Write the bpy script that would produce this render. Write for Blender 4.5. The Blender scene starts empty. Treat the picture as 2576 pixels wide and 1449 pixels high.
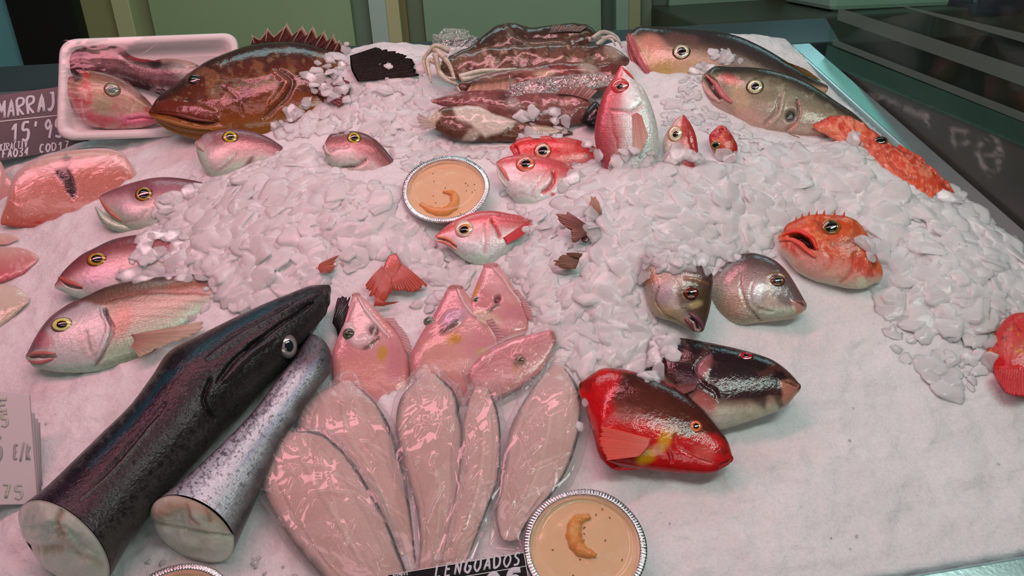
import bpy, bmesh, math, random
import numpy as np
from mathutils import Matrix, Vector
from mathutils.bvhtree import BVHTree

random.seed(7); RNG = np.random.default_rng(7)
S = bpy.context.scene
COL = S.collection

# ------------------------------------------------------------------ frame
# Display frame: u right, v away, w out of the ice bed. The bed leans to the
# customer by TILT, so the display frame is turned about the x axis.
TILT = math.radians(24.6); PITCH = math.radians(48); ROLL = math.radians(3.4)
FPX = 2000.0; HC = .71
M_ICE = Matrix.Translation((0, 0, 1.0)) @ Matrix.Rotation(TILT, 4, 'X')
ct, st = math.cos(PITCH), math.sin(PITCH)
FW = np.array([0, ct, -st]); _r = np.array([1., 0, 0]); _u = np.array([0, st, ct])
RT = math.cos(ROLL) * _r - math.sin(ROLL) * _u
UP = math.cos(ROLL) * _u + math.sin(ROLL) * _r
CAM = np.array([0, 0, HC])
ZW = np.array([0, math.sin(TILT), math.cos(TILT)])      # world up in the display frame
YW = np.array([0, math.cos(TILT), -math.sin(TILT)])     # world away in the display frame

cam = bpy.data.cameras.new('camera'); cob = bpy.data.objects.new('camera', cam); COL.objects.link(cob)
cam.sensor_width = 36; cam.lens = FPX * 36 / 2576; cam.clip_start = .01
mc = Matrix.Identity(4)
for i in range(3):
    mc[i][0], mc[i][1], mc[i][2], mc[i][3] = RT[i], UP[i], -FW[i], CAM[i]
cob.matrix_world = M_ICE @ mc
S.camera = cob

# ------------------------------------------------------------------ world, lamps, exposure
w = bpy.data.worlds.new('world'); S.world = w; w.use_nodes = True
bgn = w.node_tree.nodes['Background']
bgn.inputs[0].default_value = (.55, .66, .62, 1); bgn.inputs[1].default_value = .07
S.view_settings.view_transform = 'Standard'; S.view_settings.look = 'None'
S.view_settings.exposure = 0; S.view_settings.gamma = 1
S.view_settings.use_curve_mapping = False

def lamp(name, loc, target, size, energy, color):
    d = bpy.data.lights.new(name, 'AREA'); d.shape = 'RECTANGLE'
    d.size, d.size_y = size; d.energy = energy; d.color = color
    o = bpy.data.objects.new(name, d); COL.objects.link(o)
    L = Vector(loc); T = Vector(target)
    o.matrix_world = M_ICE @ (Matrix.Translation(L) @ (T - L).to_track_quat('-Z', 'Y').to_matrix().to_4x4())
    return o
lamp('pink_tube_lamp', (-.36, .86, .90), (-.28, .64, 0), (1.2, .10), 6.0, (1, .36, .44))
lamp('pink_tube_lamp', (-.1, .45, 1.15), (-.1, .6, 0), (1.3, .10), 2.0, (1, .58, .64))
lamp('white_tube_lamp', (.50, .42, .98), (.46, .56, 0), (.7, .10), 3.4, (.80, 1, .90))
lamp('front_fill_lamp', (.15, -.75, 1.35), (.1, .5, 0), (1.2, .3), 2.8, (.96, 1, .92))  # front fill added behind the camera to brighten faces turned from the tubes
lamp('cool_ceiling_lamp', (-.25, 1.9, 1.0), (0, .9, 0), (1.2, .25), 4.0, (.60, .95, 1))
lamp('cool_ceiling_lamp', (1.0, 1.76, .74), (.5, .8, 0), (.6, .3), 1.7, (.50, .95, 1))
lamp('back_aisle_lamp', (.0, 1.0, 1.3), (0, 1.9, .9), (1.6, .3), 5.0, (.76, 1, .76))

# ------------------------------------------------------------------ helpers
def lin(c):
    c = np.asarray(c, float) / 255
    return np.where(c <= .04045, c / 12.92, ((c + .055) / 1.055) ** 2.4)
LIGHTS = {'p': np.array([.64, .40, .43]), 'n': np.array([.56, .48, .48]), 'w': np.array([.5, .48, .46]), 'r': np.array([.75, .75, .75])}
def A(r, g, b, L='p', f=.57):
    """surface colour that reads as r,g,b under the lamp that stands over it"""
    a = lin((r, g, b)) / LIGHTS[L] * f; a = a * (a / a.max()) ** .12
    return np.clip(a, .004, .9)

def unit(v):
    v = np.asarray(v, float); return v / np.maximum(np.linalg.norm(v, axis=-1, keepdims=True), 1e-12)
def ray(p):
    p = np.asarray(p, float)
    return FW + RT * ((p[..., 0:1] - 1288) / FPX) - UP * ((p[..., 1:2] - 724.5) / FPX)
def on_plane(p, P0, N):
    d = ray(p); return CAM + d * (((P0 - CAM) @ N) / (d @ N))[..., None]
def proj(P):
    q = np.asarray(P, float) - CAM; z = q @ FW
    return np.stack([1288 + FPX * (q @ RT) / z, 724.5 - FPX * (q @ UP) / z], -1)
def G(px, py, wv=0.):
    return on_plane(np.array([px, py], float), np.array([0, 0, wv]), np.array([0, 0, 1.]))

_T = np.random.default_rng(3).random((256, 256))
def vn(x, y, seed=0):
    x = np.asarray(x, float) + seed * 17.13; y = np.asarray(y, float) + seed * 9.71
    xi = np.floor(x).astype(int); yi = np.floor(y).astype(int); fx = x - xi; fy = y - yi
    fx = fx * fx * (3 - 2 * fx); fy = fy * fy * (3 - 2 * fy)
    g = lambda a, b: _T[a & 255, b & 255]
    return (g(xi, yi) * (1 - fx) + g(xi + 1, yi) * fx) * (1 - fy) + (g(xi, yi + 1) * (1 - fx) + g(xi + 1, yi + 1) * fx) * fy
def fbm(x, y, seed=0, o=4):
    s = 0; a = .5; t = 0
    for i in range(o):
        s = s + a * vn(np.asarray(x) * 2 ** i, np.asarray(y) * 2 ** i, seed + i * 3); t += a; a *= .5
    return s / t
def ridged(x, y, seed=0, o=3):
    s = 0; a = .5
    for i in range(o):
        s = s + a * (1 - np.abs(2 * vn(np.asarray(x) * 2 ** i, np.asarray(y) * 2 ** i, seed + i * 5) - 1)) ** 3; a *= .5
    return s
def sstep(a, b, x):
    t = np.clip((x - a) / (b - a), 0, 1); return t * t * (3 - 2 * t)
def seg_dist(Q, pts):
    """distance to a polyline and the share of its length at the foot point"""
    pts = np.asarray(pts, float); best = np.full(Q.shape[:-1], 1e9); par = np.zeros(Q.shape[:-1])
    L = np.r_[0, np.cumsum(np.linalg.norm(np.diff(pts, axis=0), axis=1))]
    for i in range(len(pts) - 1):
        a, b = pts[i], pts[i + 1]; ab = b - a; n2 = ab @ ab + 1e-9
        t = np.clip(((Q - a) @ ab) / n2, 0, 1); d = np.linalg.norm(Q - a - t[..., None] * ab, axis=-1)
        m = d < best; best = np.where(m, d, best); par = np.where(m, (L[i] + t * math.sqrt(n2)) / L[-1], par)
    return best, par
def inside(Q, poly):
    poly = np.asarray(poly, float); x, y = Q[..., 0], Q[..., 1]; r = np.zeros(x.shape, bool)
    j = len(poly) - 1
    for i in range(len(poly)):
        xi, yi = poly[i]; xj, yj = poly[j]
        if yi != yj:
            r ^= ((yi > y) != (yj > y)) & (x < (xj - xi) * (y - yi) / (yj - yi) + xi)
        j = i
    return r
def spline(P, n=None, t=None):
    """smooth curve through control rows (Catmull-Rom on chord length)"""
    P = np.asarray(P, float); k = len(P)
    if P.ndim == 1: P = P[:, None]
    if t is None:
        kn = np.r_[0, np.cumsum(np.linalg.norm(np.diff(P, axis=0), axis=1) + 1e-6)]; kn /= kn[-1]
        return spline_k(P, kn, np.linspace(0, 1, n))
def spline_k(P, kn, ts):
    P = np.asarray(P, float)
    if P.ndim == 1: P = P[:, None]
    if len(P) == 2:
        f = ((ts - kn[0]) / (kn[1] - kn[0]))[:, None]; return P[0] * (1 - f) + P[1] * f
    h = np.diff(kn)[:, None]; d = np.diff(P, axis=0) / h
    m = np.empty_like(P); m[0] = d[0]; m[-1] = d[-1]
    m[1:-1] = (d[:-1] * h[1:] + d[1:] * h[:-1]) / (h[:-1] + h[1:])
    i = np.clip(np.searchsorted(kn, ts, side='right') - 1, 0, len(kn) - 2)
    hh = h[i]; x = ((ts - kn[i]) / hh[:, 0])[:, None]
    return ((2 * x**3 - 3 * x**2 + 1) * P[i] + (x**3 - 2 * x**2 + x) * hh * m[i]
            + (-2 * x**3 + 3 * x**2) * P[i + 1] + (x**3 - x**2) * hh * m[i + 1])

# ------------------------------------------------------------------ objects
def tag(o, label=None, cat=None, group=None, kind=None):
    if label: o['label'] = label
    if cat: o['category'] = cat
    if group: o['group'] = group
    if kind: o['kind'] = kind
    return o
def root(name, base, label, cat, group=None):
    o = bpy.data.objects.new(name, None); o.empty_display_size = .02; COL.objects.link(o)
    o.matrix_world = M_ICE @ Matrix.Translation(Vector(base))
    return tag(o, label, cat, group)
def mesh_obj(name, V, F, mat, parent=None, base=None, col=None, suv=None, smooth=True, faces_np=None):
    """V in the display frame; parented meshes are stored relative to their thing's base"""
    V = np.asarray(V, float)
    if base is None: base = np.array(parent['_b']) if parent is not None else np.zeros(3)
    me = bpy.data.meshes.new(name)
    if faces_np is not None:
        nv, F = len(V), faces_np
        me.vertices.add(nv); me.vertices.foreach_set('co', (V - base).astype(np.float32).ravel())
        k = F.shape[1]; nf = len(F)
        me.loops.add(nf * k); me.loops.foreach_set('vertex_index', F.astype(np.int32).ravel())
        me.polygons.add(nf)
        me.polygons.foreach_set('loop_start', np.arange(0, nf * k, k, dtype=np.int32))
        me.polygons.foreach_set('loop_total', np.full(nf, k, np.int32))
        me.update(calc_edges=True)
    else:
        me.from_pydata([tuple(p) for p in (V - base)], [], F)
    if smooth: me.polygons.foreach_set('use_smooth', np.ones(len(me.polygons), bool))
    if col is not None:
        a = me.attributes.new('Col', 'FLOAT_COLOR', 'POINT')
        c4 = np.ones((len(V), 4), np.float32); col = np.asarray(col); c4[:, :col.shape[-1]] = np.broadcast_to(col, (len(V), col.shape[-1])); a.data.foreach_set('color', c4.ravel())
    if suv is not None:
        a = me.attributes.new('suv', 'FLOAT_VECTOR', 'POINT'); a.data.foreach_set('vector', np.asarray(suv, np.float32).ravel())
    if mat: me.materials.append(mat)
    me.validate()
    o = bpy.data.objects.new(name, me); COL.objects.link(o)
    if parent is not None:
        o.parent = parent
        if np.any(base != np.array(parent['_b'])): o.location = Vector(base - np.array(parent['_b']))
        o['_b'] = [float(x) for x in base]
    else:
        o.matrix_world = M_ICE @ Matrix.Translation(Vector(base)); o['_b'] = [float(x) for x in base]
    return o
def thing(name, base, label, cat, group=None):
    o = root(name, base, label, cat, group); o['_b'] = [float(x) for x in base]; return o
def grid_faces(n, m, wrap=False):
    i, j = np.meshgrid(np.arange(n - 1), np.arange(m if wrap else m - 1), indexing='ij')
    j2 = (j + 1) % m
    return np.stack([i * m + j, i * m + j2, (i + 1) * m + j2, (i + 1) * m + j], -1).reshape(-1, 4)

# ------------------------------------------------------------------ materials
def new_mat(name):
    m = bpy.data.materials.new(name); m.use_nodes = True; nt = m.node_tree
    return m, nt, nt.nodes['Principled BSDF'], nt.nodes['Material Output']
def N_(nt, t, **k):
    n = nt.nodes.new(t)
    for a, b in k.items(): setattr(n, a, b)
    return n
def setin(n, **k):
    for a, b in k.items(): n.inputs[a.replace('_', ' ')].default_value = b
def simple(name, color, rough=.5, metal=0., spec=.5, coat=0., noise=0., nscale=30., bump=0., bscale=80.):
    m, nt, b, o = new_mat(name)
    b.inputs['Base Color'].default_value = (*color, 1); setin(b, Roughness=rough, Metallic=metal)
    b.inputs['Specular IOR Level'].default_value = spec; b.inputs['Coat Weight'].default_value = coat
    tc = N_(nt, 'ShaderNodeTexCoord')
    if noise:
        nz = N_(nt, 'ShaderNodeTexNoise'); nz.inputs['Scale'].default_value = nscale; nz.inputs['Detail'].default_value = 6
        nt.links.new(tc.outputs['Object'], nz.inputs['Vector'])
        mx = N_(nt, 'ShaderNodeMix', data_type='RGBA'); nt.links.new(nz.outputs['Fac'], mx.inputs['Factor'])
        mx.inputs[6].default_value = (*[c * (1 - noise) for c in color], 1); mx.inputs[7].default_value = (*[min(1, c * (1 + noise)) for c in color], 1)
        nt.links.new(mx.outputs[2], b.inputs['Base Color'])
    if bump:
        nz = N_(nt, 'ShaderNodeTexNoise'); nz.inputs['Scale'].default_value = bscale; nz.inputs['Detail'].default_value = 5
        nt.links.new(tc.outputs['Object'], nz.inputs['Vector'])
        bp = N_(nt, 'ShaderNodeBump'); setin(bp, Strength=bump, Distance=.002)
        nt.links.new(nz.outputs['Fac'], bp.inputs['Height']); nt.links.new(bp.outputs['Normal'], b.inputs['Normal'])
    return m
def skin(name, rough=.3, metal=0., spec=.15, coat=.35, scale=0., sbump=.4, nbump=.25, nscale=3.5, sss=0., vary=.18):
    """wet fish skin: vertex colours, scale cells and fine slime bumps in fish-local centimetres"""
    m, nt, b, o = new_mat(name)
    at = N_(nt, 'ShaderNodeAttribute', attribute_name='Col'); sv = N_(nt, 'ShaderNodeAttribute', attribute_name='suv')
    nz = N_(nt, 'ShaderNodeTexNoise'); setin(nz, Scale=2.6, Detail=6, Roughness=.65); nt.links.new(sv.outputs['Vector'], nz.inputs['Vector'])
    mr = N_(nt, 'ShaderNodeMapRange'); setin(mr, From_Min=.25, From_Max=.75, To_Min=1 - vary, To_Max=1 + vary)
    nt.links.new(nz.outputs['Fac'], mr.inputs['Value'])
    ml = N_(nt, 'ShaderNodeMix', data_type='RGBA', blend_type='MULTIPLY'); ml.inputs['Factor'].default_value = 1
    nt.links.new(at.outputs['Color'], ml.inputs[6]); nt.links.new(mr.outputs['Result'], ml.inputs[7])
    colout = ml.outputs[2]
    n2 = N_(nt, 'ShaderNodeTexNoise'); setin(n2, Scale=nscale, Detail=4, Roughness=.6); nt.links.new(sv.outputs['Vector'], n2.inputs['Vector'])
    bp = N_(nt, 'ShaderNodeBump'); setin(bp, Strength=nbump, Distance=.0025); nt.links.new(n2.outputs['Fac'], bp.inputs['Height'])
    nout = bp.outputs['Normal']
    if scale:
        mp = N_(nt, 'ShaderNodeMapping'); mp.inputs['Scale'].default_value = (.8, 1.15, .3); nt.links.new(sv.outputs['Vector'], mp.inputs['Vector'])
        vo = N_(nt, 'ShaderNodeTexVoronoi'); setin(vo, Scale=scale, Randomness=.55); nt.links.new(mp.outputs['Vector'], vo.inputs['Vector'])
        b2 = N_(nt, 'ShaderNodeBump', invert=True); setin(b2, Strength=sbump, Distance=.0009); sm_ = N_(nt, 'ShaderNodeMath', operation='MULTIPLY'); sm_.inputs[1].default_value = sbump; nt.links.new(at.outputs['Alpha'], sm_.inputs[0]); nt.links.new(sm_.outputs[0], b2.inputs['Strength'])
        nt.links.new(vo.outputs['Distance'], b2.inputs['Height']); nt.links.new(nout, b2.inputs['Normal']); nout = b2.outputs['Normal']
        m3 = N_(nt, 'ShaderNodeMapRange'); setin(m3, From_Min=0., From_Max=.7, To_Min=1.12, To_Max=.72); nt.links.new(vo.outputs['Distance'], m3.inputs['Value'])
        m4 = N_(nt, 'ShaderNodeMix', data_type='RGBA', blend_type='MULTIPLY'); sf_ = N_(nt, 'ShaderNodeMath', operation='MULTIPLY'); sf_.inputs[1].default_value = .5; nt.links.new(at.outputs['Alpha'], sf_.inputs[0]); nt.links.new(sf_.outputs[0], m4.inputs['Factor'])
        nt.links.new(colout, m4.inputs[6]); nt.links.new(m3.outputs['Result'], m4.inputs[7]); colout = m4.outputs[2]
    nt.links.new(colout, b.inputs['Base Color']); nt.links.new(nout, b.inputs['Normal'])
    nt.links.new(bp.outputs['Normal'], b.inputs['Coat Normal'])
    setin(b, Roughness=rough, Metallic=metal); b.inputs['Specular IOR Level'].default_value = spec
    b.inputs['Coat Weight'].default_value = coat; b.inputs['Coat Roughness'].default_value = .035
    if sss:
        b.inputs['Subsurface Weight'].default_value = sss; b.inputs['Subsurface Radius'].default_value = (1, .35, .25); b.inputs['Subsurface Scale'].default_value = .006
    return m
def film(name, milk=.07, gloss=.16, rough=.09, bump=.6, bscale=26., tint=(1, .98, .98), fres=1.35, graze=.4, cap=.10):
    m, nt, b, o = new_mat(name); nt.nodes.remove(b)
    tc = N_(nt, 'ShaderNodeTexCoord')
    nz = N_(nt, 'ShaderNodeTexNoise'); setin(nz, Scale=bscale, Detail=3, Roughness=.5, Distortion=1.2); nt.links.new(tc.outputs['Object'], nz.inputs['Vector'])
    rm = N_(nt, 'ShaderNodeMapRange'); setin(rm, From_Min=.5, From_Max=.56, To_Min=0., To_Max=1.)
    ab = N_(nt, 'ShaderNodeMath', operation='ABSOLUTE'); su = N_(nt, 'ShaderNodeMath', operation='SUBTRACT'); su.inputs[1].default_value = .5
    nt.links.new(nz.outputs['Fac'], su.inputs[0]); nt.links.new(su.outputs[0], ab.inputs[0])
    pw = N_(nt, 'ShaderNodeMath', operation='POWER'); pw.inputs[1].default_value = .6; nt.links.new(ab.outputs[0], pw.inputs[0])
    bp = N_(nt, 'ShaderNodeBump'); setin(bp, Strength=bump, Distance=.006); nt.links.new(pw.outputs[0], bp.inputs['Height'])
    tr = N_(nt, 'ShaderNodeBsdfTransparent'); tr.inputs[0].default_value = (*tint, 1)
    df = N_(nt, 'ShaderNodeBsdfDiffuse'); df.inputs[0].default_value = (.85, .85, .86, 1)
    gl = N_(nt, 'ShaderNodeBsdfGlossy'); gl.inputs['Roughness'].default_value = rough
    nt.links.new(bp.outputs['Normal'], gl.inputs['Normal'])
    m1 = N_(nt, 'ShaderNodeMixShader'); lw = N_(nt, 'ShaderNodeLayerWeight'); lw.inputs[0].default_value = .35
    mm = N_(nt, 'ShaderNodeMapRange'); setin(mm, From_Min=.15, From_Max=1., To_Min=milk, To_Max=milk + graze); nt.links.new(lw.outputs['Facing'], mm.inputs['Value']); nt.links.new(mm.outputs['Result'], m1.inputs[0])
    nt.links.new(tr.outputs[0], m1.inputs[1]); nt.links.new(df.outputs[0], m1.inputs[2])
    fr = N_(nt, 'ShaderNodeFresnel'); fr.inputs[0].default_value = fres; nt.links.new(bp.outputs['Normal'], fr.inputs['Normal'])
    ad = N_(nt, 'ShaderNodeMath', operation='ADD', use_clamp=True); ad.inputs[1].default_value = gloss; mn = N_(nt, 'ShaderNodeMath', operation='MINIMUM'); mn.inputs[1].default_value = cap; nt.links.new(fr.outputs[0], mn.inputs[0]); nt.links.new(mn.outputs[0], ad.inputs[0])
    m2 = N_(nt, 'ShaderNodeMixShader'); nt.links.new(ad.outputs[0], m2.inputs[0])
    nt.links.new(m1.outputs[0], m2.inputs[1]); nt.links.new(gl.outputs[0], m2.inputs[2]); nt.links.new(m2.outputs[0], o.inputs[0])
    return m
def ice_mat(name, base, trans, bumps, rough=.28, sss=0., isl=0., grain=0.):
    m, nt, b, o = new_mat(name)
    tc = N_(nt, 'ShaderNodeTexCoord')
    nl = None
    for sc, stv, dist in bumps:
        nz = N_(nt, 'ShaderNodeTexNoise'); setin(nz, Scale=sc, Detail=4, Roughness=.6); nt.links.new(tc.outputs['Object'], nz.inputs['Vector'])
        bp = N_(nt, 'ShaderNodeBump'); setin(bp, Strength=stv, Distance=dist); nt.links.new(nz.outputs['Fac'], bp.inputs['Height'])
        if nl is not None: nt.links.new(nl, bp.inputs['Normal'])
        nl = bp.outputs['Normal']
    n2 = N_(nt, 'ShaderNodeTexNoise'); setin(n2, Scale=14, Detail=5, Roughness=.6); nt.links.new(tc.outputs['Object'], n2.inputs['Vector'])
    mx = N_(nt, 'ShaderNodeMix', data_type='RGBA'); nt.links.new(n2.outputs['Fac'], mx.inputs['Factor'])
    mx.inputs[6].default_value = (base[0] * .84, base[1] * .85, base[2] * .86, 1); mx.inputs[7].default_value = (min(1, base[0] * 1.08), min(1, base[1] * 1.08), min(1, base[2] * 1.08), 1)
    n5 = N_(nt, 'ShaderNodeTexNoise'); setin(n5, Scale=320, Detail=3, Roughness=.7); nt.links.new(tc.outputs['Object'], n5.inputs['Vector'])
    r5 = N_(nt, 'ShaderNodeMapRange'); setin(r5, From_Min=.3, From_Max=.7, To_Min=1 - grain, To_Max=1 + grain * .4); nt.links.new(n5.outputs['Fac'], r5.inputs['Value'])
    m5 = N_(nt, 'ShaderNodeMix', data_type='RGBA', blend_type='MULTIPLY'); m5.inputs['Factor'].default_value = 1; nt.links.new(mx.outputs[2], m5.inputs[6]); nt.links.new(r5.outputs['Result'], m5.inputs[7]); mx = m5
    ge = N_(nt, 'ShaderNodeNewGeometry'); rv = N_(nt, 'ShaderNodeMapRange'); setin(rv, To_Min=1 - isl, To_Max=1.); nt.links.new(ge.outputs['Random Per Island'], rv.inputs['Value'])
    my = N_(nt, 'ShaderNodeMix', data_type='RGBA', blend_type='MULTIPLY'); my.inputs['Factor'].default_value = 1; nt.links.new(mx.outputs[2], my.inputs[6]); nt.links.new(rv.outputs['Result'], my.inputs[7]); mx = my
    nt.links.new(mx.outputs[2], b.inputs['Base Color'])
    setin(b, Roughness=rough, IOR=1.31); b.inputs['Specular IOR Level'].default_value = .5
    if sss: b.subsurface_method = 'BURLEY'
    if sss: b.inputs['Subsurface Weight'].default_value = 1; b.inputs['Subsurface Radius'].default_value = (1, .95, .95); b.inputs['Subsurface Scale'].default_value = sss
    nt.links.new(nl, b.inputs['Normal'])
    if not trans: return m
    tl = N_(nt, 'ShaderNodeBsdfTranslucent'); nt.links.new(mx.outputs[2], tl.inputs[0])
    ms = N_(nt, 'ShaderNodeMixShader'); ms.inputs[0].default_value = trans
    nt.links.new(b.outputs[0], ms.inputs[1]); nt.links.new(tl.outputs[0], ms.inputs[2]); nt.links.new(ms.outputs[0], o.inputs[0])
    return m

MT = dict(
    bream=skin('pink_bream_skin', rough=.36, metal=.2, coat=.6, scale=3.2, sbump=.45, nbump=.22, nscale=1.8),
    red=skin('red_bream_skin', rough=.36, metal=.18, coat=.9, scale=3.8, sbump=.4, nbump=.22, nscale=1.8),
    grouper=skin('grouper_skin', rough=.45, spec=.1, coat=.8, scale=6, sbump=.15, nbump=.17, nscale=1.3),
    jack=skin('jack_skin', rough=.4, metal=.1, coat=.7, nbump=.2, nscale=1.4),
    scorpion=skin('scorpionfish_skin', rough=.42, coat=.7, nbump=.3, nscale=1.8, sss=.1),
    gilt=skin('gilthead_skin', rough=.34, metal=.25, coat=1, scale=3.6, sbump=.5, nbump=.22, nscale=1.8),
    parrot=skin('parrotfish_skin', rough=.42, spec=.1, coat=1, scale=1.1, sbump=.25, nbump=.24, nscale=1.5),
    hake=skin('hake_skin', rough=.5, spec=.06, coat=.6, scale=4.6, sbump=.7, nbump=.4, nscale=2.2),
    silver=skin('silver_hake_skin', rough=.34, metal=.2, coat=.3, scale=4.6, sbump=.5, nbump=.2),
    flesh=skin('raw_fish_flesh', rough=.36, coat=.9, nbump=.2, nscale=1.3, sss=.15, vary=.08),
    sole=skin('sole_underside_skin', rough=.4, coat=.15, scale=9, sbump=.15, nbump=.12, sss=.1, vary=.07),
    squid=skin('squid_skin', rough=.4, coat=.8, nbump=.2, nscale=1.1, sss=.1, vary=.3),
    eye=skin('fish_eye', rough=.08, coat=1, spec=.6, nbump=0, vary=.05),
    fin=skin('fish_fin', rough=.4, coat=.6, nbump=.15, vary=.1), findark=skin('dark_fish_fin', rough=.6, spec=.02, coat=.15, nbump=.2), finclear=skin('clear_fish_fin', rough=.4, coat=.6, nbump=.15, vary=.1),
    film=film('clear_bag_film', milk=.08, gloss=.022, rough=.055, bump=.13, bscale=10, fres=1.2), cling=film('cling_film', milk=.006, gloss=.015, rough=.05, bump=.10, bscale=9, fres=1.2, graze=.08, cap=.035),
    crinkle=film('crinkled_film', milk=.04, gloss=.12, rough=.07, bump=.8, bscale=40),
)

def see_through(m, amount):
    nt = m.node_tree; o = nt.nodes['Material Output']; src = o.inputs[0].links[0].from_socket
    tr = N_(nt, 'ShaderNodeBsdfTransparent'); mx = N_(nt, 'ShaderNodeMixShader'); mx.inputs[0].default_value = amount
    nt.links.new(src, mx.inputs[1]); nt.links.new(tr.outputs[0], mx.inputs[2]); nt.links.new(mx.outputs[0], o.inputs[0])
see_through(MT['finclear'], .38)

# ------------------------------------------------------------------ ice bed
BLOBS = []   # u, v, radius, height
def blob(px, py, r, h, ry=None): p = G(px, py); BLOBS.append((p[0], p[1], r, ry or r, h))
blob(720, 560, .16, .040); blob(960, 590, .10, .020); blob(960, 230, .13, .050); blob(650, 240, .14, .025)
blob(1300, 230, .20, .040, .14); blob(1800, 170, .20, .045, .14); blob(1800, 450, .22, .040, .13); blob(1600, 640, .16, .040)
blob(1480, 770, .12, .025); blob(2330, 620, .14, .030); blob(1120, 480, .10, .012); blob(2450, 780, .10, .02)
def bed(u, v):
    u = np.asarray(u, float); v = np.asarray(v, float); h = np.zeros(np.broadcast(u, v).shape)
    for bu, bv, ru, rv, hh in BLOBS: h = h + hh * np.exp(-((u - bu) / ru) ** 2 - ((v - bv) / rv) ** 2)
    return h + .008 * (fbm(u * 9, v * 9, 5) - .5)
def on_bed(px, py, dh=0.):
    wv = 0.
    for _ in range(6):
        p = G(px, py, wv); wv = float(bed(p[0], p[1])) + dh
    return G(px, py, wv)
# the tray's corners on the bed plane
RI = [G(2020, 148)[:2], G(2172, 295)[:2]]; RO = [G(2056, 133)[:2], G(2576, 590)[:2]]
def rim_u(v, a): return a[0][0] + (v - a[0][1]) * (a[1][0] - a[0][0]) / (a[1][1] - a[0][1])
def in_tray(u, v): return (u < rim_u(v, RO) - .028) & (v < 1.13) 

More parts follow.
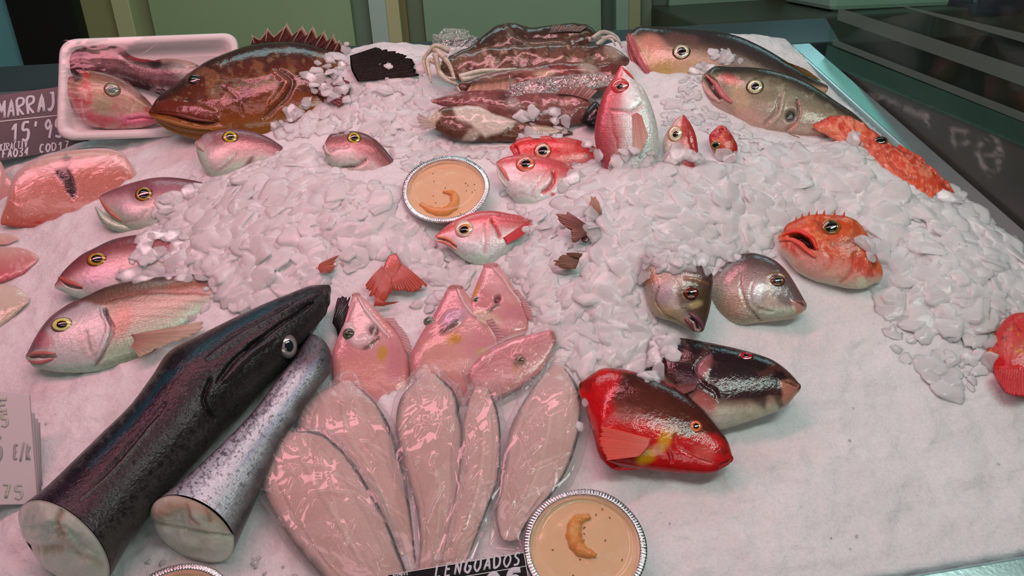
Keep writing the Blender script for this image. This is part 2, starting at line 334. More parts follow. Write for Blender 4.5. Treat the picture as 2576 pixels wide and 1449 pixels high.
# ------------------------------------------------------------------ loft: one body from a back line and a belly line
class Body: pass
def loft(D, V, h=.012, m=.5, k=.45, dz=None, shear=0., step=3.2, sup=1., grad=None, feats=(), rough_h=0., rough_s=30., anchor=None,
         L='p', cap0=True, cap1=True, wob=.06, P0=None, N=None, warp=None, seed=0, head=0.):
    D = np.asarray(D, float); V = np.asarray(V, float); n = len(D)
    if P0 is None:
        c = (D + V) / 2; a = c[n // 2] if anchor is None else np.asarray(anchor, float)
        P0 = on_bed(*a) + np.array([0, 0, h])
    if N is None:
        N = unit((1 - m) * np.array([0, 0, 1.]) + m * unit(CAM - P0))
    c = (D + V) / 2
    kn = np.r_[0, np.cumsum(np.linalg.norm(np.diff(D, axis=0), axis=1) * .5 + np.linalg.norm(np.diff(V, axis=0), axis=1) * .5 + 1e-6)]
    Lpx = kn[-1]; hpx = np.linalg.norm(D - V, axis=1).max(); kn = kn / Lpx
    n1 = int(max(24, min(320, Lpx / step))); mf = int(max(18, min(130, hpx / step))); mb = max(8, mf // 4)
    x = np.linspace(0, 1, n1); ts = .55 * x + .45 * (1 - np.cos(np.pi * x)) / 2
    Dp = spline_k(D, kn, ts); Vp = spline_k(V, kn, ts)
    kk = spline_k(np.broadcast_to(np.asarray(k, float), (n,)), kn, ts)[:, 0]
    D3 = on_plane(Dp, P0, N); V3 = on_plane(Vp, P0, N)
    if dz is not None:
        zz = spline_k(np.asarray(dz, float), kn, ts)
        for X in (D3, V3): X += unit(X - CAM) * zz
    c3 = (D3 + V3) / 2; e1 = unit(D3 - V3); a = np.linalg.norm(D3 - V3, axis=1) / 2
    # keep the seen outline where the drawn one is, whatever the thickness
    cp = proj(c3); tg = unit(np.gradient(cp, axis=0)); nn = np.stack([-tg[:, 1], tg[:, 0]], 1)
    je = (proj(c3 + e1 * .001) - cp); jn = (proj(c3 + N * .001) - cp)
    en = np.abs((je * nn).sum(1)); nv = (jn * nn).sum(1)
    a = a * np.clip(en / np.sqrt(en ** 2 + (kk * nv) ** 2 + 1e-12), .55, 1)
    phi = np.r_[np.linspace(0, np.pi, mf, endpoint=False), np.linspace(np.pi, 2 * np.pi, mb, endpoint=False)]
    cs = np.cos(phi); sn = np.sign(np.sin(phi)) * np.abs(np.sin(phi)) ** sup
    if sup < 1: cs = np.sign(cs) * np.abs(cs) ** (.5 + .5 * sup)
    P = c3[:, None] + e1[:, None] * (a[:, None] * cs)[..., None] + N * (a * kk)[:, None, None] * sn[None, :, None]
    ax = np.r_[0, np.cumsum(np.linalg.norm(np.diff(c3, axis=0), axis=1))]
    if shear:
        tt = unit(c3[-1] - c3[-6]); fade = np.clip((ax - ax[-1]) / .12 + 1, 0, 1) ** 1.5
        P = P - tt * (fade[:, None] * (a * kk)[:, None] * sn[None] * shear)[..., None]
    suv = np.stack([np.broadcast_to(ax[:, None], P.shape[:2]), a[:, None] * cs, (a * kk)[:, None] * sn + 0 * ax[:, None]], -1) * 100
    # rounded ends
    def endcap(sgn, i):
        d = unit(c3[i] - c3[i + (3 if sgn > 0 else -3)]); out = []; so = []
        for q, f in ((.82, .22), (.5, .40), (.18, .48)):
            out.append(c3[i] + (P[i] - c3[i]) * q + d * a[i] * f); so.append(suv[i] * np.array([1, q, q]))
        return out, so
    nb = 0
    if cap0:
        o_, s_ = endcap(1, 0); P = np.concatenate([np.array(o_[::-1]), P]); suv = np.concatenate([np.array(s_[::-1]), suv]); nb = 3
    if cap1:
        o_, s_ = endcap(-1, -1); P = np.concatenate([P, np.array(o_)]); suv = np.concatenate([suv, np.array(s_)])
    outw = unit(np.gradient(P, axis=0)); e2 = np.roll(P, -1, 1) - np.roll(P, 1, 1)
    nrm = unit(np.cross(outw, e2)); 
    if ((nrm * N).sum(-1) * np.sign(sn)[None]).sum() < 0: nrm = -nrm
    Q = proj(P)
    t = np.broadcast_to((1 - cs) / 2, Q.shape[:2]) + wob * (fbm(Q[..., 0] / 45, Q[..., 1] / 45, seed + 2) - .5) * 2
    if grad is None: colr = np.broadcast_to(A(200, 150, 150, L), P.shape).copy()
    else:
        gt = np.array([g[0] for g in grad]); gc = np.array([A(*g[1], L) for g in grad])
        colr = np.stack([np.interp(t, gt, gc[:, i]) for i in range(3)], -1)
    disp = np.zeros(Q.shape[:2])
    if rough_h: disp += rough_h * (fbm(Q[..., 0] / rough_s, Q[..., 1] / rough_s, seed + 9) - .5) * 2
    if warp is not None: disp += warp(Q)
    wq = Q + 6 * np.stack([fbm(Q[..., 0] / 22, Q[..., 1] / 22, seed + 31) - .5, fbm(Q[..., 0] / 22, Q[..., 1] / 22, seed + 37) - .5], -1)
    for f in feats:
        kd = f[0]
        if kd == 's':      # stroke: points, width, colour, strength, height
            _, pts, wd, cc, al, dh = f[:6]; dd, par = seg_dist(wq, spline(pts, 24) if len(pts) > 2 else pts)
            tap = np.clip(np.minimum(par, 1 - par) * 8 + .35, 0, 1)
            mk = np.exp(-(dd / (wd * .62 * tap)) ** 3)
        elif kd == 'b':    # blob: centre, radii, angle, colour, strength, height, edge
            _, ctr, rr, ang, cc, al, dh = f[:7]; ed = f[7] if len(f) > 7 else .5
            q = wq - np.array(ctr); ca, sa = math.cos(math.radians(ang)), math.sin(math.radians(ang))
            r_ = np.hypot((q[..., 0] * ca + q[..., 1] * sa) / rr[0], (-q[..., 0] * sa + q[..., 1] * ca) / rr[1]); mk = 1 - sstep(1 - ed, 1 + ed * .6, r_)
        elif kd == 'p':    # patch: outline, colour, strength, height, softness px
            _, poly, cc, al, dh, so = f[:6]; dd, _p = seg_dist(wq, list(poly) + [poly[0]]); sd = np.where(inside(wq, poly), -dd, dd); mk = 1 - sstep(-so, so, sd)
        elif kd == 'n':    # mottle: size px, colour, strength, threshold, seed, (t range)
            _, sz, cc, al, th, sd = f[:6]; ff = fbm(Q[..., 0] / sz + 1.6 * fbm(Q[..., 1] / sz * .9, Q[..., 0] / sz * .9, sd + 50), Q[..., 1] / sz + 1.6 * fbm(Q[..., 0] / sz * .9, Q[..., 1] / sz * .9, sd + 60), sd); mk = sstep(th, th + .1, ff); dh = f[7] if len(f) > 7 else 0
            if len(f) > 6 and f[6]: mk = mk * sstep(f[6][0] - .08, f[6][0] + .08, t) * (1 - sstep(f[6][1] - .08, f[6][1] + .08, t))
        if cc is not None:
            k_ = (mk * al)[..., None]; colr = colr * (1 - k_) + A(*cc, L) * k_
        disp += dh * mk
    P = P + nrm * disp[..., None]
    B = Body(); B.P, B.Q, B.N, B.P0, B.col, B.suv, B.nrm, B.mf = P, Q, N, P0, colr, suv, nrm, mf
    B.c3, B.a, B.k, B.e1, B.nb, B.L = c3, a, kk, e1, nb, L
    B.front = np.broadcast_to(sn[None] > .02, Q.shape[:2])
    nn_, mm_ = P.shape[:2]; F = grid_faces(nn_, mm_, True)
    al = np.concatenate([np.zeros(3 if cap0 else 0), sstep(head - .08, head + .08, ts) if head else np.ones(n1), np.ones(3 if cap1 else 0)]); colr = np.concatenate([colr, np.broadcast_to(al[:, None, None], P.shape[:2] + (1,))], -1)
    pts = P.reshape(-1, 3); F = [tuple(r) for r in F]
    ex = []; exc = []; exs = []
    if cap0: F += [(0 * mm_ + (j + 1) % mm_, j, len(pts)) for j in range(mm_)]; ex.append(P[0].mean(0)); exc.append(colr[0].mean(0)); exs.append(suv[0].mean(0))
    if cap1:
        b0 = (nn_ - 1) * mm_; F += [(b0 + j, b0 + (j + 1) % mm_, len(pts) + len(ex)) for j in range(mm_)]
        ex.append(P[-1].mean(0)); exc.append(colr[-1].mean(0)); exs.append(suv[-1].mean(0))
    B.V = np.concatenate([pts, np.array(ex)]) if ex else pts
    B.C = np.concatenate([colr.reshape(-1, 4), np.array(exc)]) if ex else colr.reshape(-1, 4)
    B.S = np.concatenate([suv.reshape(-1, 3), np.array(exs)]) if ex else suv.reshape(-1, 3)
    B.F = F
    return B
OBST = []    # bodies that the ice flakes must land on: verts, faces
def put(B, name, mat, parent, obst=True, base=None):
    o = mesh_obj(name, B.V, B.F, mat, parent, base, B.C, B.S)
    if obst: OBST.append((B.V, B.F))
    B.o = o; return o
def surf(B, p):
    d = ((B.Q - np.asarray(p, float)) ** 2).sum(-1) + np.where(B.front, 0, 1e6)
    i = np.unravel_index(np.argmin(d), d.shape); return B.P[i], B.nrm[i]
def fish(name, label, D, V, mat, group=None, cat='fish', **kw):
    B = loft(D, V, **kw)
    base = B.P.reshape(-1, 3).mean(0); base[2] = max(B.P[..., 2].min(), float(bed(base[0], base[1])) - .005)
    B.root = thing(name, base, label, cat, group)
    put(B, 'body', MT[mat], B.root)
    return B
def mpx(P): return ((P - CAM) @ FW) / FPX
def dome(c, n, r, ry, hgt, rings, ups=None, flat=0., rim=0.):
    """round cap; rows of (radius share, colour) give its colour"""
    ax = unit(np.cross(n, UP if ups is None else ups)); ay = unit(np.cross(n, ax)); na, nr = 36, 14
    rr = np.linspace(0, 1, nr); V = []; q = []
    for x in rr:
        z = hgt * math.sqrt(max(0, 1 - (x * (1 - flat)) ** 2))
        for j in range(na):
            th = 2 * math.pi * j / na; V.append(c + ax * r * x * math.cos(th) + ay * ry * x * math.sin(th) + n * (z - rim * (x > .99))); q.append(x)
    gt = [g[0] for g in rings]; gc = np.array([g[1] for g in rings])
    C = np.stack([np.interp(q, gt, gc[:, i]) for i in range(3)], -1)
    return np.array(V), grid_faces(nr, na, True), C
def eye(B, p, r, iris=(225, 170, 60), ring=(120, 60, 50), pup=.5, ry=None, off=(0, 0), proud=.3, pc=(12, 10, 12), out=None, mixn=.65):
    P, n = surf(B, p); n = unit(B.N * mixn + n * (1 - mixn)); n = unit(n + unit(CAM - P) * .25); s = mpx(P); r_ = r * s; ry_ = (ry or r) * s
    L = B.L
    V, F, C = dome(P - n * r_ * .02, n, r_, ry_, r_ * proud, [(0, A(*iris, L)), (pup * .95, A(*iris, L)), (.72, A(*(out or iris), L)), (.85, A(*ring, L)), (1, A(*ring, L))])
    e = mesh_obj('eye', V, [tuple(f) for f in F], MT['eye'], B.root, col=C, suv=V * 100)
    c2 = P + n * r_ * (proud * .74) + RT * off[0] * s - UP * off[1] * s
    V, F, C = dome(c2, n, r_ * pup, ry_ * pup, r_ * proud * .36, [(0, A(*pc, L)), (1, A(*pc, L))], rim=r_ * .25)
    b = np.array(e['_b']); mesh_obj('pupil', V, [tuple(f) for f in F], MT['eye'], e, col=C, suv=V * 100)
    return e
def tube(pts, rad, m=10, flat=1., nrm=None, closed_ends=True):
    pts = np.asarray(pts, float); n = len(pts); rad = np.broadcast_to(rad, (n,)); t = unit(np.gradient(pts, axis=0)); V = []
    for i in range(n):
        nn = unit(np.cross(t[i], (0, 0, 1.) if nrm is None else nrm)); bb = unit(np.cross(t[i], nn))
        for j in range(m):
            a = 2 * math.pi * j / m; V.append(pts[i] + rad[i] * (nn * math.cos(a) + bb * math.sin(a) * flat))
    F = [tuple(f) for f in grid_faces(n, m, True)]
    if closed_ends: F += [tuple(range(m))[::-1], tuple((n - 1) * m + j for j in range(m))]
    return np.array(V), F
def lip(B, pts, wd, colr, name='lip', lift=0., mat='fin'):
    P2 = spline(pts, 26); X = np.array([surf(B, p)[0] for p in P2]); k = np.array([.25, .25, .5, .25]);
    for _ in range(3): X[1:-1] = X[1:-1] * .5 + X[:-2] * .25 + X[2:] * .25
    s = mpx(X[0]); u = np.linspace(0, 1, 26); r_ = wd * .5 * s * np.clip(np.sin(np.pi * np.clip(u, .06, .94)) ** .45, .3, 1)
    V, F = tube(X + B.N * (lift * s), r_, 10, .75)
    return mesh_obj(name, V, F, MT[mat], B.root, col=np.broadcast_to(A(*colr, B.L), V.shape), suv=V * 100)
def fan(Bpx, Tpx, P0, N, c0, c1, rays=14, rag=.12, lift=(0, 0), L='p', seed=0, bend=0., ridge=.00028, n=56, m=20, spike=False, tipcol=None):
    """fin: rays run from a base line to a tip line; ragged tip, ridged rays"""
    b = spline(Bpx, n); tpt = spline(Tpx, n) if not spike else np.stack([np.interp(np.linspace(0, 1, n), np.linspace(0, 1, len(Tpx)), np.array(Tpx, float)[:, i]) for i in range(2)], -1)
    b3 = on_plane(b, P0 + N * lift[0], N); t3 = on_plane(tpt, P0 + N * lift[1], N)
    u = np.linspace(0, 1, n); s = np.linspace(0, 1, m)
    if not spike:
        cut = 1 - rag * (1.1 * vn(u * rays * 1.3, u * 0, seed + 4) + .7 * vn(u * rays * 3.1, u * 0, seed + 8)); t3 = b3 + (t3 - b3) * cut[:, None]
    X = b3[:, None] * (1 - s)[None, :, None] + t3[:, None] * s[None, :, None]
    rr = np.cos(2 * np.pi * u * rays)[:, None] * np.ones(m)[None]
    X = X + N * (rr * ridge * (.3 + s))[..., None] + N * (bend * np.sin(np.pi * s))[None, :, None]
    c0, c1 = A(*c0, L), A(*c1, L); f = (s[None] * .8 + .2 * fbm(u * 9, u * 0, seed)[:, None])
    C = c0 * (1 - f[..., None]) + c1 * f[..., None]; C = C * (.78 + .4 * vn(u * rays * 4.5, u * 0 + seed, 5)[:, None, None] - .12 * (rr[..., None] < -.3))
    if tipcol is not None: k_ = sstep(.82, .98, s)[None, :, None] * np.ones((n, 1, 1)); C = C * (1 - k_) + A(*tipcol, L) * k_
    th = .0007
    Vt = X.reshape(-1, 3); V2 = (X - N * th).reshape(-1, 3); nv = len(Vt)
    F = [tuple(q) for q in grid_faces(n, m)]; F += [tuple(i + nv for i in q[::-1]) for q in F]
    bd = [i * m for i in range(n)] + [(n - 1) * m + j for j in range(1, m)] + [i * m + m - 1 for i in range(n - 2, -1, -1)] + [j for j in range(m - 2, 0, -1)]
    F += [(bd[i], bd[(i + 1) % len(bd)], bd[(i + 1) % len(bd)] + nv, bd[i] + nv) for i in range(len(bd))]
    V = np.concatenate([Vt, V2]); return V, F, np.concatenate([C.reshape(-1, 3)] * 2)
def fin(B, Bpx, Tpx, c0, c1, name='pectoral_fin', at=None, up=.002, tip=.006, mat='fin', **kw):
    P = surf(B, at if at is not None else np.mean(Bpx, axis=0))[0]
    V, F, C = fan(Bpx, Tpx, P, B.N, c0, c1, lift=(up, tip), L=B.L, **kw)
    o = mesh_obj(name, V, F, MT[mat], B.root, col=C, suv=V * 100); OBST.append((V, F)); return o
# ------------------------------------------------------------------ setting: back wall, tray, side glass, floor
XW = np.array([1., 0, 0])
def box(name, o, ax, ay, az, mat, parent=None, kind='structure', bev=.002):
    """box from corner o along three edge vectors, edges rounded"""
    o, ax, ay, az = [np.asarray(q, float) for q in (o, ax, ay, az)]
    V = [o + ax * i + ay * j + az * k for i in (0, 1) for j in (0, 1) for k in (0, 1)]
    F = [(0, 1, 3, 2), (4, 6, 7, 5), (0, 4, 5, 1), (2, 3, 7, 6), (0, 2, 6, 4), (1, 5, 7, 3)]
    if np.dot(np.cross(ax, ay), az) < 0: F = [f[::-1] for f in F]
    ob = mesh_obj(name, V, F, mat, parent, smooth=False)
    if bev:
        b = ob.modifiers.new('round', 'BEVEL'); b.width = bev; b.segments = 2
    if parent is None and kind: ob['kind'] = kind
    return ob
DW = 2.2
WP = CAM + YW * DW
def wall_px(x0, x1, d, mat, name, y=60, top=.9, bot=-1.6, kind='structure'):
    a = on_plane(np.array([x0, y], float), WP - YW * d, YW); b = on_plane(np.array([x1, y], float), WP - YW * d, YW)
    za = float((a - CAM) @ ZW); X0, X1 = a[0], b[0]
    o = np.array([X0, 0, 0]) + YW * ((WP - YW * d) @ YW) + ZW * (CAM @ ZW + bot)
    return box(name, o, XW * (X1 - X0), YW * (d + .02), ZW * (top - bot), mat, kind=kind)
def wm(n, r, g, b, k=1.0): return simple(n, tuple(np.clip(lin((r, g, b)) * 3.0 * k, 0, .8)), rough=.45, noise=.06, nscale=8)
wall_px(-900, 3400, -.06, wm('wall_paint', 40, 48, 38), 'wall_back')
wcols = [(-260, 46, .03, (70, 115, 120), 'door_1'), (46, 66, .05, (95, 90, 60), 'trim_1'), (215, 291, .03, (92, 98, 66), 'trim_2'), (291, 336, .06, (118, 124, 92), 'trim_3'),
    (336, 384, .00, (82, 88, 68), 'trim_shadow_4'), (384, 888, .03, (92, 112, 84), 'door_2'), (888, 932, .0, (70, 86, 74), 'trim_shadow_5'), (932, 975, .06, (108, 124, 118), 'trim_6'),  # the strips flanking door_2 are shadow, put into the paint colour
    (975, 1008, .06, (118, 118, 88), 'trim_7'), (1008, 1026, .02, (80, 74, 48), 'trim_8'), (1026, 1068, .0, (66, 78, 62), 'trim_9'), (1068, 1513, .03, (80, 102, 82), 'door_3'),
    (1513, 1550, .0, (40, 56, 48), 'trim_10'), (1550, 1582, .06, (76, 98, 88), 'trim_11'), (1582, 1612, .06, (86, 92, 66), 'trim_12'), (1612, 1640, .03, (62, 74, 62), 'trim_13'),
    (1640, 1682, .0, (46, 60, 52), 'trim_14'), (1682, 1925, .03, (68, 88, 74), 'door_4'), (1925, 1986, .04, (60, 64, 40), 'trim_15'), (1986, 2110, .0, (28, 36, 28), 'trim_16'), (2110, 3300, .02, (20, 24, 17), 'trim_17')]
for x0, x1, d, c_, nm in wcols: wall_px(x0, x1, d, wm(nm + '_paint', *c_), nm)
box('wall_left_recess_shade', np.array([on_plane(np.array([60., 60]), WP, YW)[0], 0, 0]) + YW * (WP @ YW - .055) + ZW * -1.5, XW * .16, YW * .01, ZW * 3.2, simple('recess_shade_black', (.004, .005, .004), .9)).name = 'wall_recess_shade'  # flat black slab; the opening's shade is put into its colour

steel = simple('brushed_steel', (.52, .66, .67), rough=.30, metal=.85, bump=.08, bscale=300)  # cyan tint puts the cool light's reflection into the metal colour
dark_steel = simple('dark_ledge', (.05, .085, .09), rough=.25, metal=.2, spec=.6)
grey_panel = None
W1 = np.array([0, 0, 1.])
def P2(uv, wv=0.): return np.array([uv[0], uv[1], wv])
# rear ledge behind the ice
box('counter_ledge', P2((-1.3, 1.125), -.05), XW * 1.85, np.array([0, .075, 0]), W1 * .055, dark_steel)
# right steel rim and front steel rim of the tray
def prism(name, quad, z0, z1, mat, kind='structure', bev=.003):
    q = [np.asarray(p[:2]) for p in quad]; V = [P2(p, z) for z in (z0, z1) for p in q]; n = len(q)
    F = [tuple(range(n))[::-1], tuple(n + i for i in range(n))] + [(i, (i + 1) % n, n + (i + 1) % n, n + i) for i in range(n)]
    ob = mesh_obj(name, V, F, mat, smooth=False); b = ob.modifiers.new('round', 'BEVEL'); b.width = bev; b.segments = 3
    if kind: ob['kind'] = kind
    return ob
va, vb = 1.125, .20
ri = lambda v: np.array([rim_u(v, RO) - .034, v]); ro = lambda v: np.array([rim_u(v, RO), v])
prism('trim_tray_right', [ri(vb), ro(vb), ro(va), ri(va)], -.06, .006, steel)
prism('trim_tray_back', [(-1.25, 1.098), ri(1.098), ro(1.126), (-1.25, 1.126)], -.06, .004, steel)
fl = lambda u, d: np.array([u, .267 + (u - .349) * .105 + d])
prism('trim_tray_front', [fl(-.95, -.03), fl(.85, -.03), fl(.85, 0), fl(-.95, 0)], -.06, .008, steel)
prism('counter_front_panel', [fl(-.95, -.05), fl(.95, -.05), fl(.95, -.03), fl(-.95, -.03)], -.70, -.02, simple('counter_front', (.10, .07, .05), .3))
prism('tray_bottom', [fl(-1.2, -.01), (rim_u(.27, RO) - .03, .30), (rim_u(1.12, RO) - .03, 1.12), (-1.2, 1.12)], -.075, -.06, steel)
# floor of the shop
fo = ZW * -1.0
box('floor', fo - XW * 3 - YW * 3 - ZW * .05, XW * 6, YW * 6.2, ZW * .05, simple('floor_tile', (.16, .11, .07), .35, noise=.2, nscale=5), bev=0)

# right side wall of the counter: grey lower panel and striped glass above, both upright
sd = unit(P2(RO[1]) - P2(RO[0])); NS = unit(np.cross(sd, ZW)); NS = NS if NS[0] > 0 else -NS
SP = P2(RO[0]) + np.array([.002, 0, 0])
sp = lambda x, y: on_plane(np.array([x, y], float), SP, NS)
def side_grid(tl, tr, bl, br, n, m):
    a = np.linspace(0, 1, n)[:, None, None]; b = np.linspace(0, 1, m)[None, :, None]
    return (tl * (1 - a) + tr * a) * (1 - b) + (bl * (1 - a) + br * a) * b
def extend(p, q, f): return p + (q - p) * f
tl, t2 = sp(2078, 156), sp(2576, 364); tr = extend(tl, t2, 1.5)
bl = P2(ro(1.103), -.05) + np.array([.002, 0, 0]); br = P2(ro(.30), -.05) + np.array([.002, 0, 0])
Gd = side_grid(tl, tr, bl, br, 200, 110); Q = proj(Gd)
gc = np.broadcast_to(np.array([.055, .062, .054]), Gd.shape).copy()
gc = gc * (1 + .25 * (fbm(Q[..., 0] / 60, Q[..., 1] / 60, 3) - .5))[..., None]
def mark(pts, wd, al):
    d, _ = seg_dist(Q + 8 * (fbm(Q[..., 0] / 14, Q[..., 1] / 14, 4)[..., None] - .5), pts); k = (np.exp(-(d / wd) ** 2) * al * sstep(.35, .6, fbm(Q[..., 0] / 12, Q[..., 1] / 12, 8)))[..., None]
    gc[:] = gc * (1 - k) + np.array([.30, .30, .28]) * k
mark([(2470, 350), (2505, 348), (2518, 385), (2508, 420), (2490, 436), (2468, 410), (2458, 385), (2472, 355)], 7, .8)
mark([(2478, 390), (2500, 392), (2512, 372)], 4, .7); mark([(2395, 325), (2430, 330), (2436, 355), (2410, 372), (2394, 350), (2396, 328)], 6, .6)
mark([(2330, 290), (2332, 312)], 6, .9); mark([(2190, 240), (2240, 255), (2290, 278), (2320, 290)], 9, .55); mark([(2130, 180), (2300, 250), (2576, 364)], 3, .5)
th = NS * .006; nv = Gd.shape[0] * Gd.shape[1]
F1 = grid_faces(200, 110); V = np.concatenate([Gd.reshape(-1, 3), (Gd + th).reshape(-1, 3)])
mp_, nt, b_, o_ = new_mat('grey_side_panel'); at = N_(nt, 'ShaderNodeAttribute', attribute_name='Col'); nt.links.new(at.outputs['Color'], b_.inputs['Base Color']); setin(b_, Roughness=.35)
ob = mesh_obj('wall_right', V, None, mp_, col=np.concatenate([gc.reshape(-1, 3)] * 2), faces_np=np.concatenate([F1, F1[:, ::-1] + nv])); ob['kind'] = 'structure'
def glass_mat(name, tint, milk, mc, gloss=.03):
    m, nt, b, o = new_mat(name); nt.nodes.remove(b)
    tr_ = N_(nt, 'ShaderNodeBsdfTransparent'); tr_.inputs[0].default_value = (*tint, 1); df = N_(nt, 'ShaderNodeBsdfDiffuse'); df.inputs[0].default_value = (*mc, 1)
    gl = N_(nt, 'ShaderNodeBsdfGlossy'); gl.inputs['Roughness'].default_value = .03
    m1 = N_(nt, 'ShaderNodeMixShader'); m1.inputs[0].default_value = milk; nt.links.new(tr_.outputs[0], m1.inputs[1]); nt.links.new(df.outputs[0], m1.inputs[2])
    m2 = N_(nt, 'ShaderNodeMixShader'); m2.inputs[0].default_value = gloss; nt.links.new(m1.outputs[0], m2.inputs[1]); nt.links.new(gl.outputs[0], m2.inputs[2])
    nt.links.new(m2.outputs[0], o.inputs[0]); return m
def side_slab(name, a, b, c, d, mat, off0, off1, parent=None):
    """upright slab on the side plane between an upper line a-b and a lower line c-d"""
    q = [sp(*a), sp(*b), sp(*d), sp(*c)]; q[1] = extend(q[0], q[1], 1.35); q[2] = extend(q[3], q[2], 1.35)
    V = [p + NS * off0 for p in q] + [p + NS * off1 for p in q]
    F = [(0, 1, 2, 3), (7, 6, 5, 4), (0, 4, 5, 1), (1, 5, 6, 2), (2, 6, 7, 3), (3, 7, 4, 0)]
    return mesh_obj(name, V, F, mat, parent, smooth=False)
g = side_slab('window_1', (2110, -160), (2576, -120), (2078, 156), (2576, 364), glass_mat('side_glass', (.80, .92, .86), .015, (.4, .5, .45)), 0, .006); g['kind'] = 'structure'
fm = glass_mat('frosted_stripe', (.8, .9, .85), .34, (.20, .26, .23), .008)
for a, b, c, d in (((2212, 0), (2576, 84), (2290, 22), (2576, 106)), ((2111, 20), (2576, 170), (2108, 50), (2576, 216)), ((2098, 99), (2576, 284), (2096, 113), (2576, 306))):
    side_slab('frosted_stripe', a, b, c, d, fm, -.0012, -.0002, g)
side_slab('lower_glass_band', (2086, 114), (2576, 308), (2078, 158), (2576, 366), glass_mat('teal_glass_band', (.7, .9, .85), .30, (.075, .16, .13), .01), -.004, -.0015, g)
# things seen dimly through the glass
bp = CAM + YW * 1.75
q0 = on_plane(np.array([2090., 26]), bp, YW); q1 = on_plane(np.array([2480., 10]), bp, YW)
o = thing('plastic_tub', q0, 'pale green plastic tub standing behind the striped glass', 'tub')
box('tub_body', q0 - ZW * .002, (q1 - q0), YW * .3, ZW * .2, simple('tub_plastic', (.30, .46, .38), .5), o, None, .01)
box('tub_rim', q0 + ZW * .2 - XW * .01 - YW * .01, (q1 - q0) + XW * .02, YW * .32, ZW * .02, simple('tub_plastic_rim', (.34, .5, .42), .5), o, None, .006)
box('back_counter', q0 - XW * .3 + YW * -.08 - ZW * .06, XW * 1.6, YW * .6, ZW * .056, simple('back_counter_top', (.035, .04, .03), .4), bev=.004)
bp2 = CAM + YW * 1.66
q0 = on_plane(np.array([2440., 46]), bp2, YW)
o = thing('weighing_scale', q0, 'dark navy weighing scale with an orange top behind the glass', 'scale')
box('scale_body', q0, XW * .11, YW * .12, ZW * .04, simple('navy_plastic', (.012, .016, .04), .35), o, None, .01)
box('scale_top', q0 + ZW * .041 + XW * .015 + YW * .01, XW * .08, YW * .1, ZW * .015, simple('orange_plastic', (.5, .06, .02), .4), o, None, .005)
# ------------------------------------------------------------------ helpers for the goods
def st_(rows):
    """'Dx,Dy|Vx,Vy ...' -> two arrays"""
    D, V = [], []
    for r in rows.split():
        a, b = r.split('|'); D.append([float(q) for q in a.split(',')]); V.append([float(q) for q in b.split(',')])
    return np.array(D), np.array(V)
GLY = {'M': [[(0, 0), (.1, 1), (.4, .35), (.7, 1), (.8, 0)]], 'A': [[(0, 0), (.35, 1), (.7, 0)], [(.15, .35), (.56, .35)]], 'R': [[(0, 0), (.05, 1), (.5, .95), (.55, .65), (.05, .5), (.65, 0)]],
 'J': [[(.1, 1), (.6, 1)], [(.45, 1), (.42, .15), (.2, 0), (0, .15)]], 'O': [[(.35, 1), (.05, .75), (.05, .25), (.35, 0), (.65, .25), (.65, .75), (.35, 1)]], '1': [[(.05, .65), (.4, 1), (.45, 0)]],
 '5': [[(.65, 1), (.15, 1), (.1, .58), (.5, .6), (.65, .3), (.4, 0), (0, .1)]], "'": [[(.2, 1), (.15, .7)]], '9': [[(.6, .75), (.35, 1), (.08, .75), (.3, .5), (.6, .72), (.55, 0)]],
 'E': [[(.6, 1), (.05, 1), (.02, 0), (.6, 0)], [(.03, .52), (.5, .52)]], 'X': [[(0, 1), (.65, 0)], [(.65, 1), (0, 0)]], 'T': [[(0, 1), (.7, 1)], [(.35, 1), (.35, 0)]], 'C': [[(.62, .9), (.3, 1), (.05, .7), (.05, .3), (.3, 0), (.62, .1)]],
 'I': [[(.3, 1), (.3, 0)]], 'V': [[(0, 1), (.33, 0), (.68, 1)]], '.': [[(.2, .05), (.25, 0)]], 'F': [[(.6, 1), (.05, 1), (.05, 0)], [(.05, .55), (.5, .55)]], '3': [[(.05, .95), (.5, 1), (.55, .7), (.25, .55), (.6, .35), (.45, 0), (0, .08)]],
 '4': [[(.45, 0), (.45, 1), (0, .35), (.65, .35)]], 'D': [[(.05, 0), (.05, 1), (.5, .85), (.65, .5), (.5, .15), (.05, 0)]], '7': [[(.02, 1), (.62, 1), (.25, 0)], [(.2, .5), (.55, .5)]], 'L': [[(.05, 1), (.05, 0), (.6, .05)]],
 'N': [[(.03, 0), (.05, 1), (.6, 0), (.62, 1)]], 'G': [[(.62, .88), (.3, 1), (.05, .6), (.1, .15), (.4, 0), (.62, .2), (.62, .48), (.38, .48)]], 'U': [[(.05, 1), (.08, .2), (.33, 0), (.58, .2), (.62, 1)]],
 'S': [[(.6, .9), (.3, 1), (.08, .75), (.55, .4), (.5, .08), (.05, .05)]], '/': [[(.1, -.1), (.55, 1.1)]], '€': [[(.6, .9), (.3, .95), (.1, .5), (.3, .05), (.6, .1)], [(0, .5), (.45, .5)]], 'K': [[(.05, 1), (.05, 0)], [(.55, .85), (.08, .4), (.6, 0)]],
 'B': [[(.05, 0), (.05, 1), (.5, .9), (.1, .52), (.58, .3), (.05, 0)]], ':': [[(.2, .1), (.22, .14)], [(.2, .6), (.22, .64)]], ' ': []}
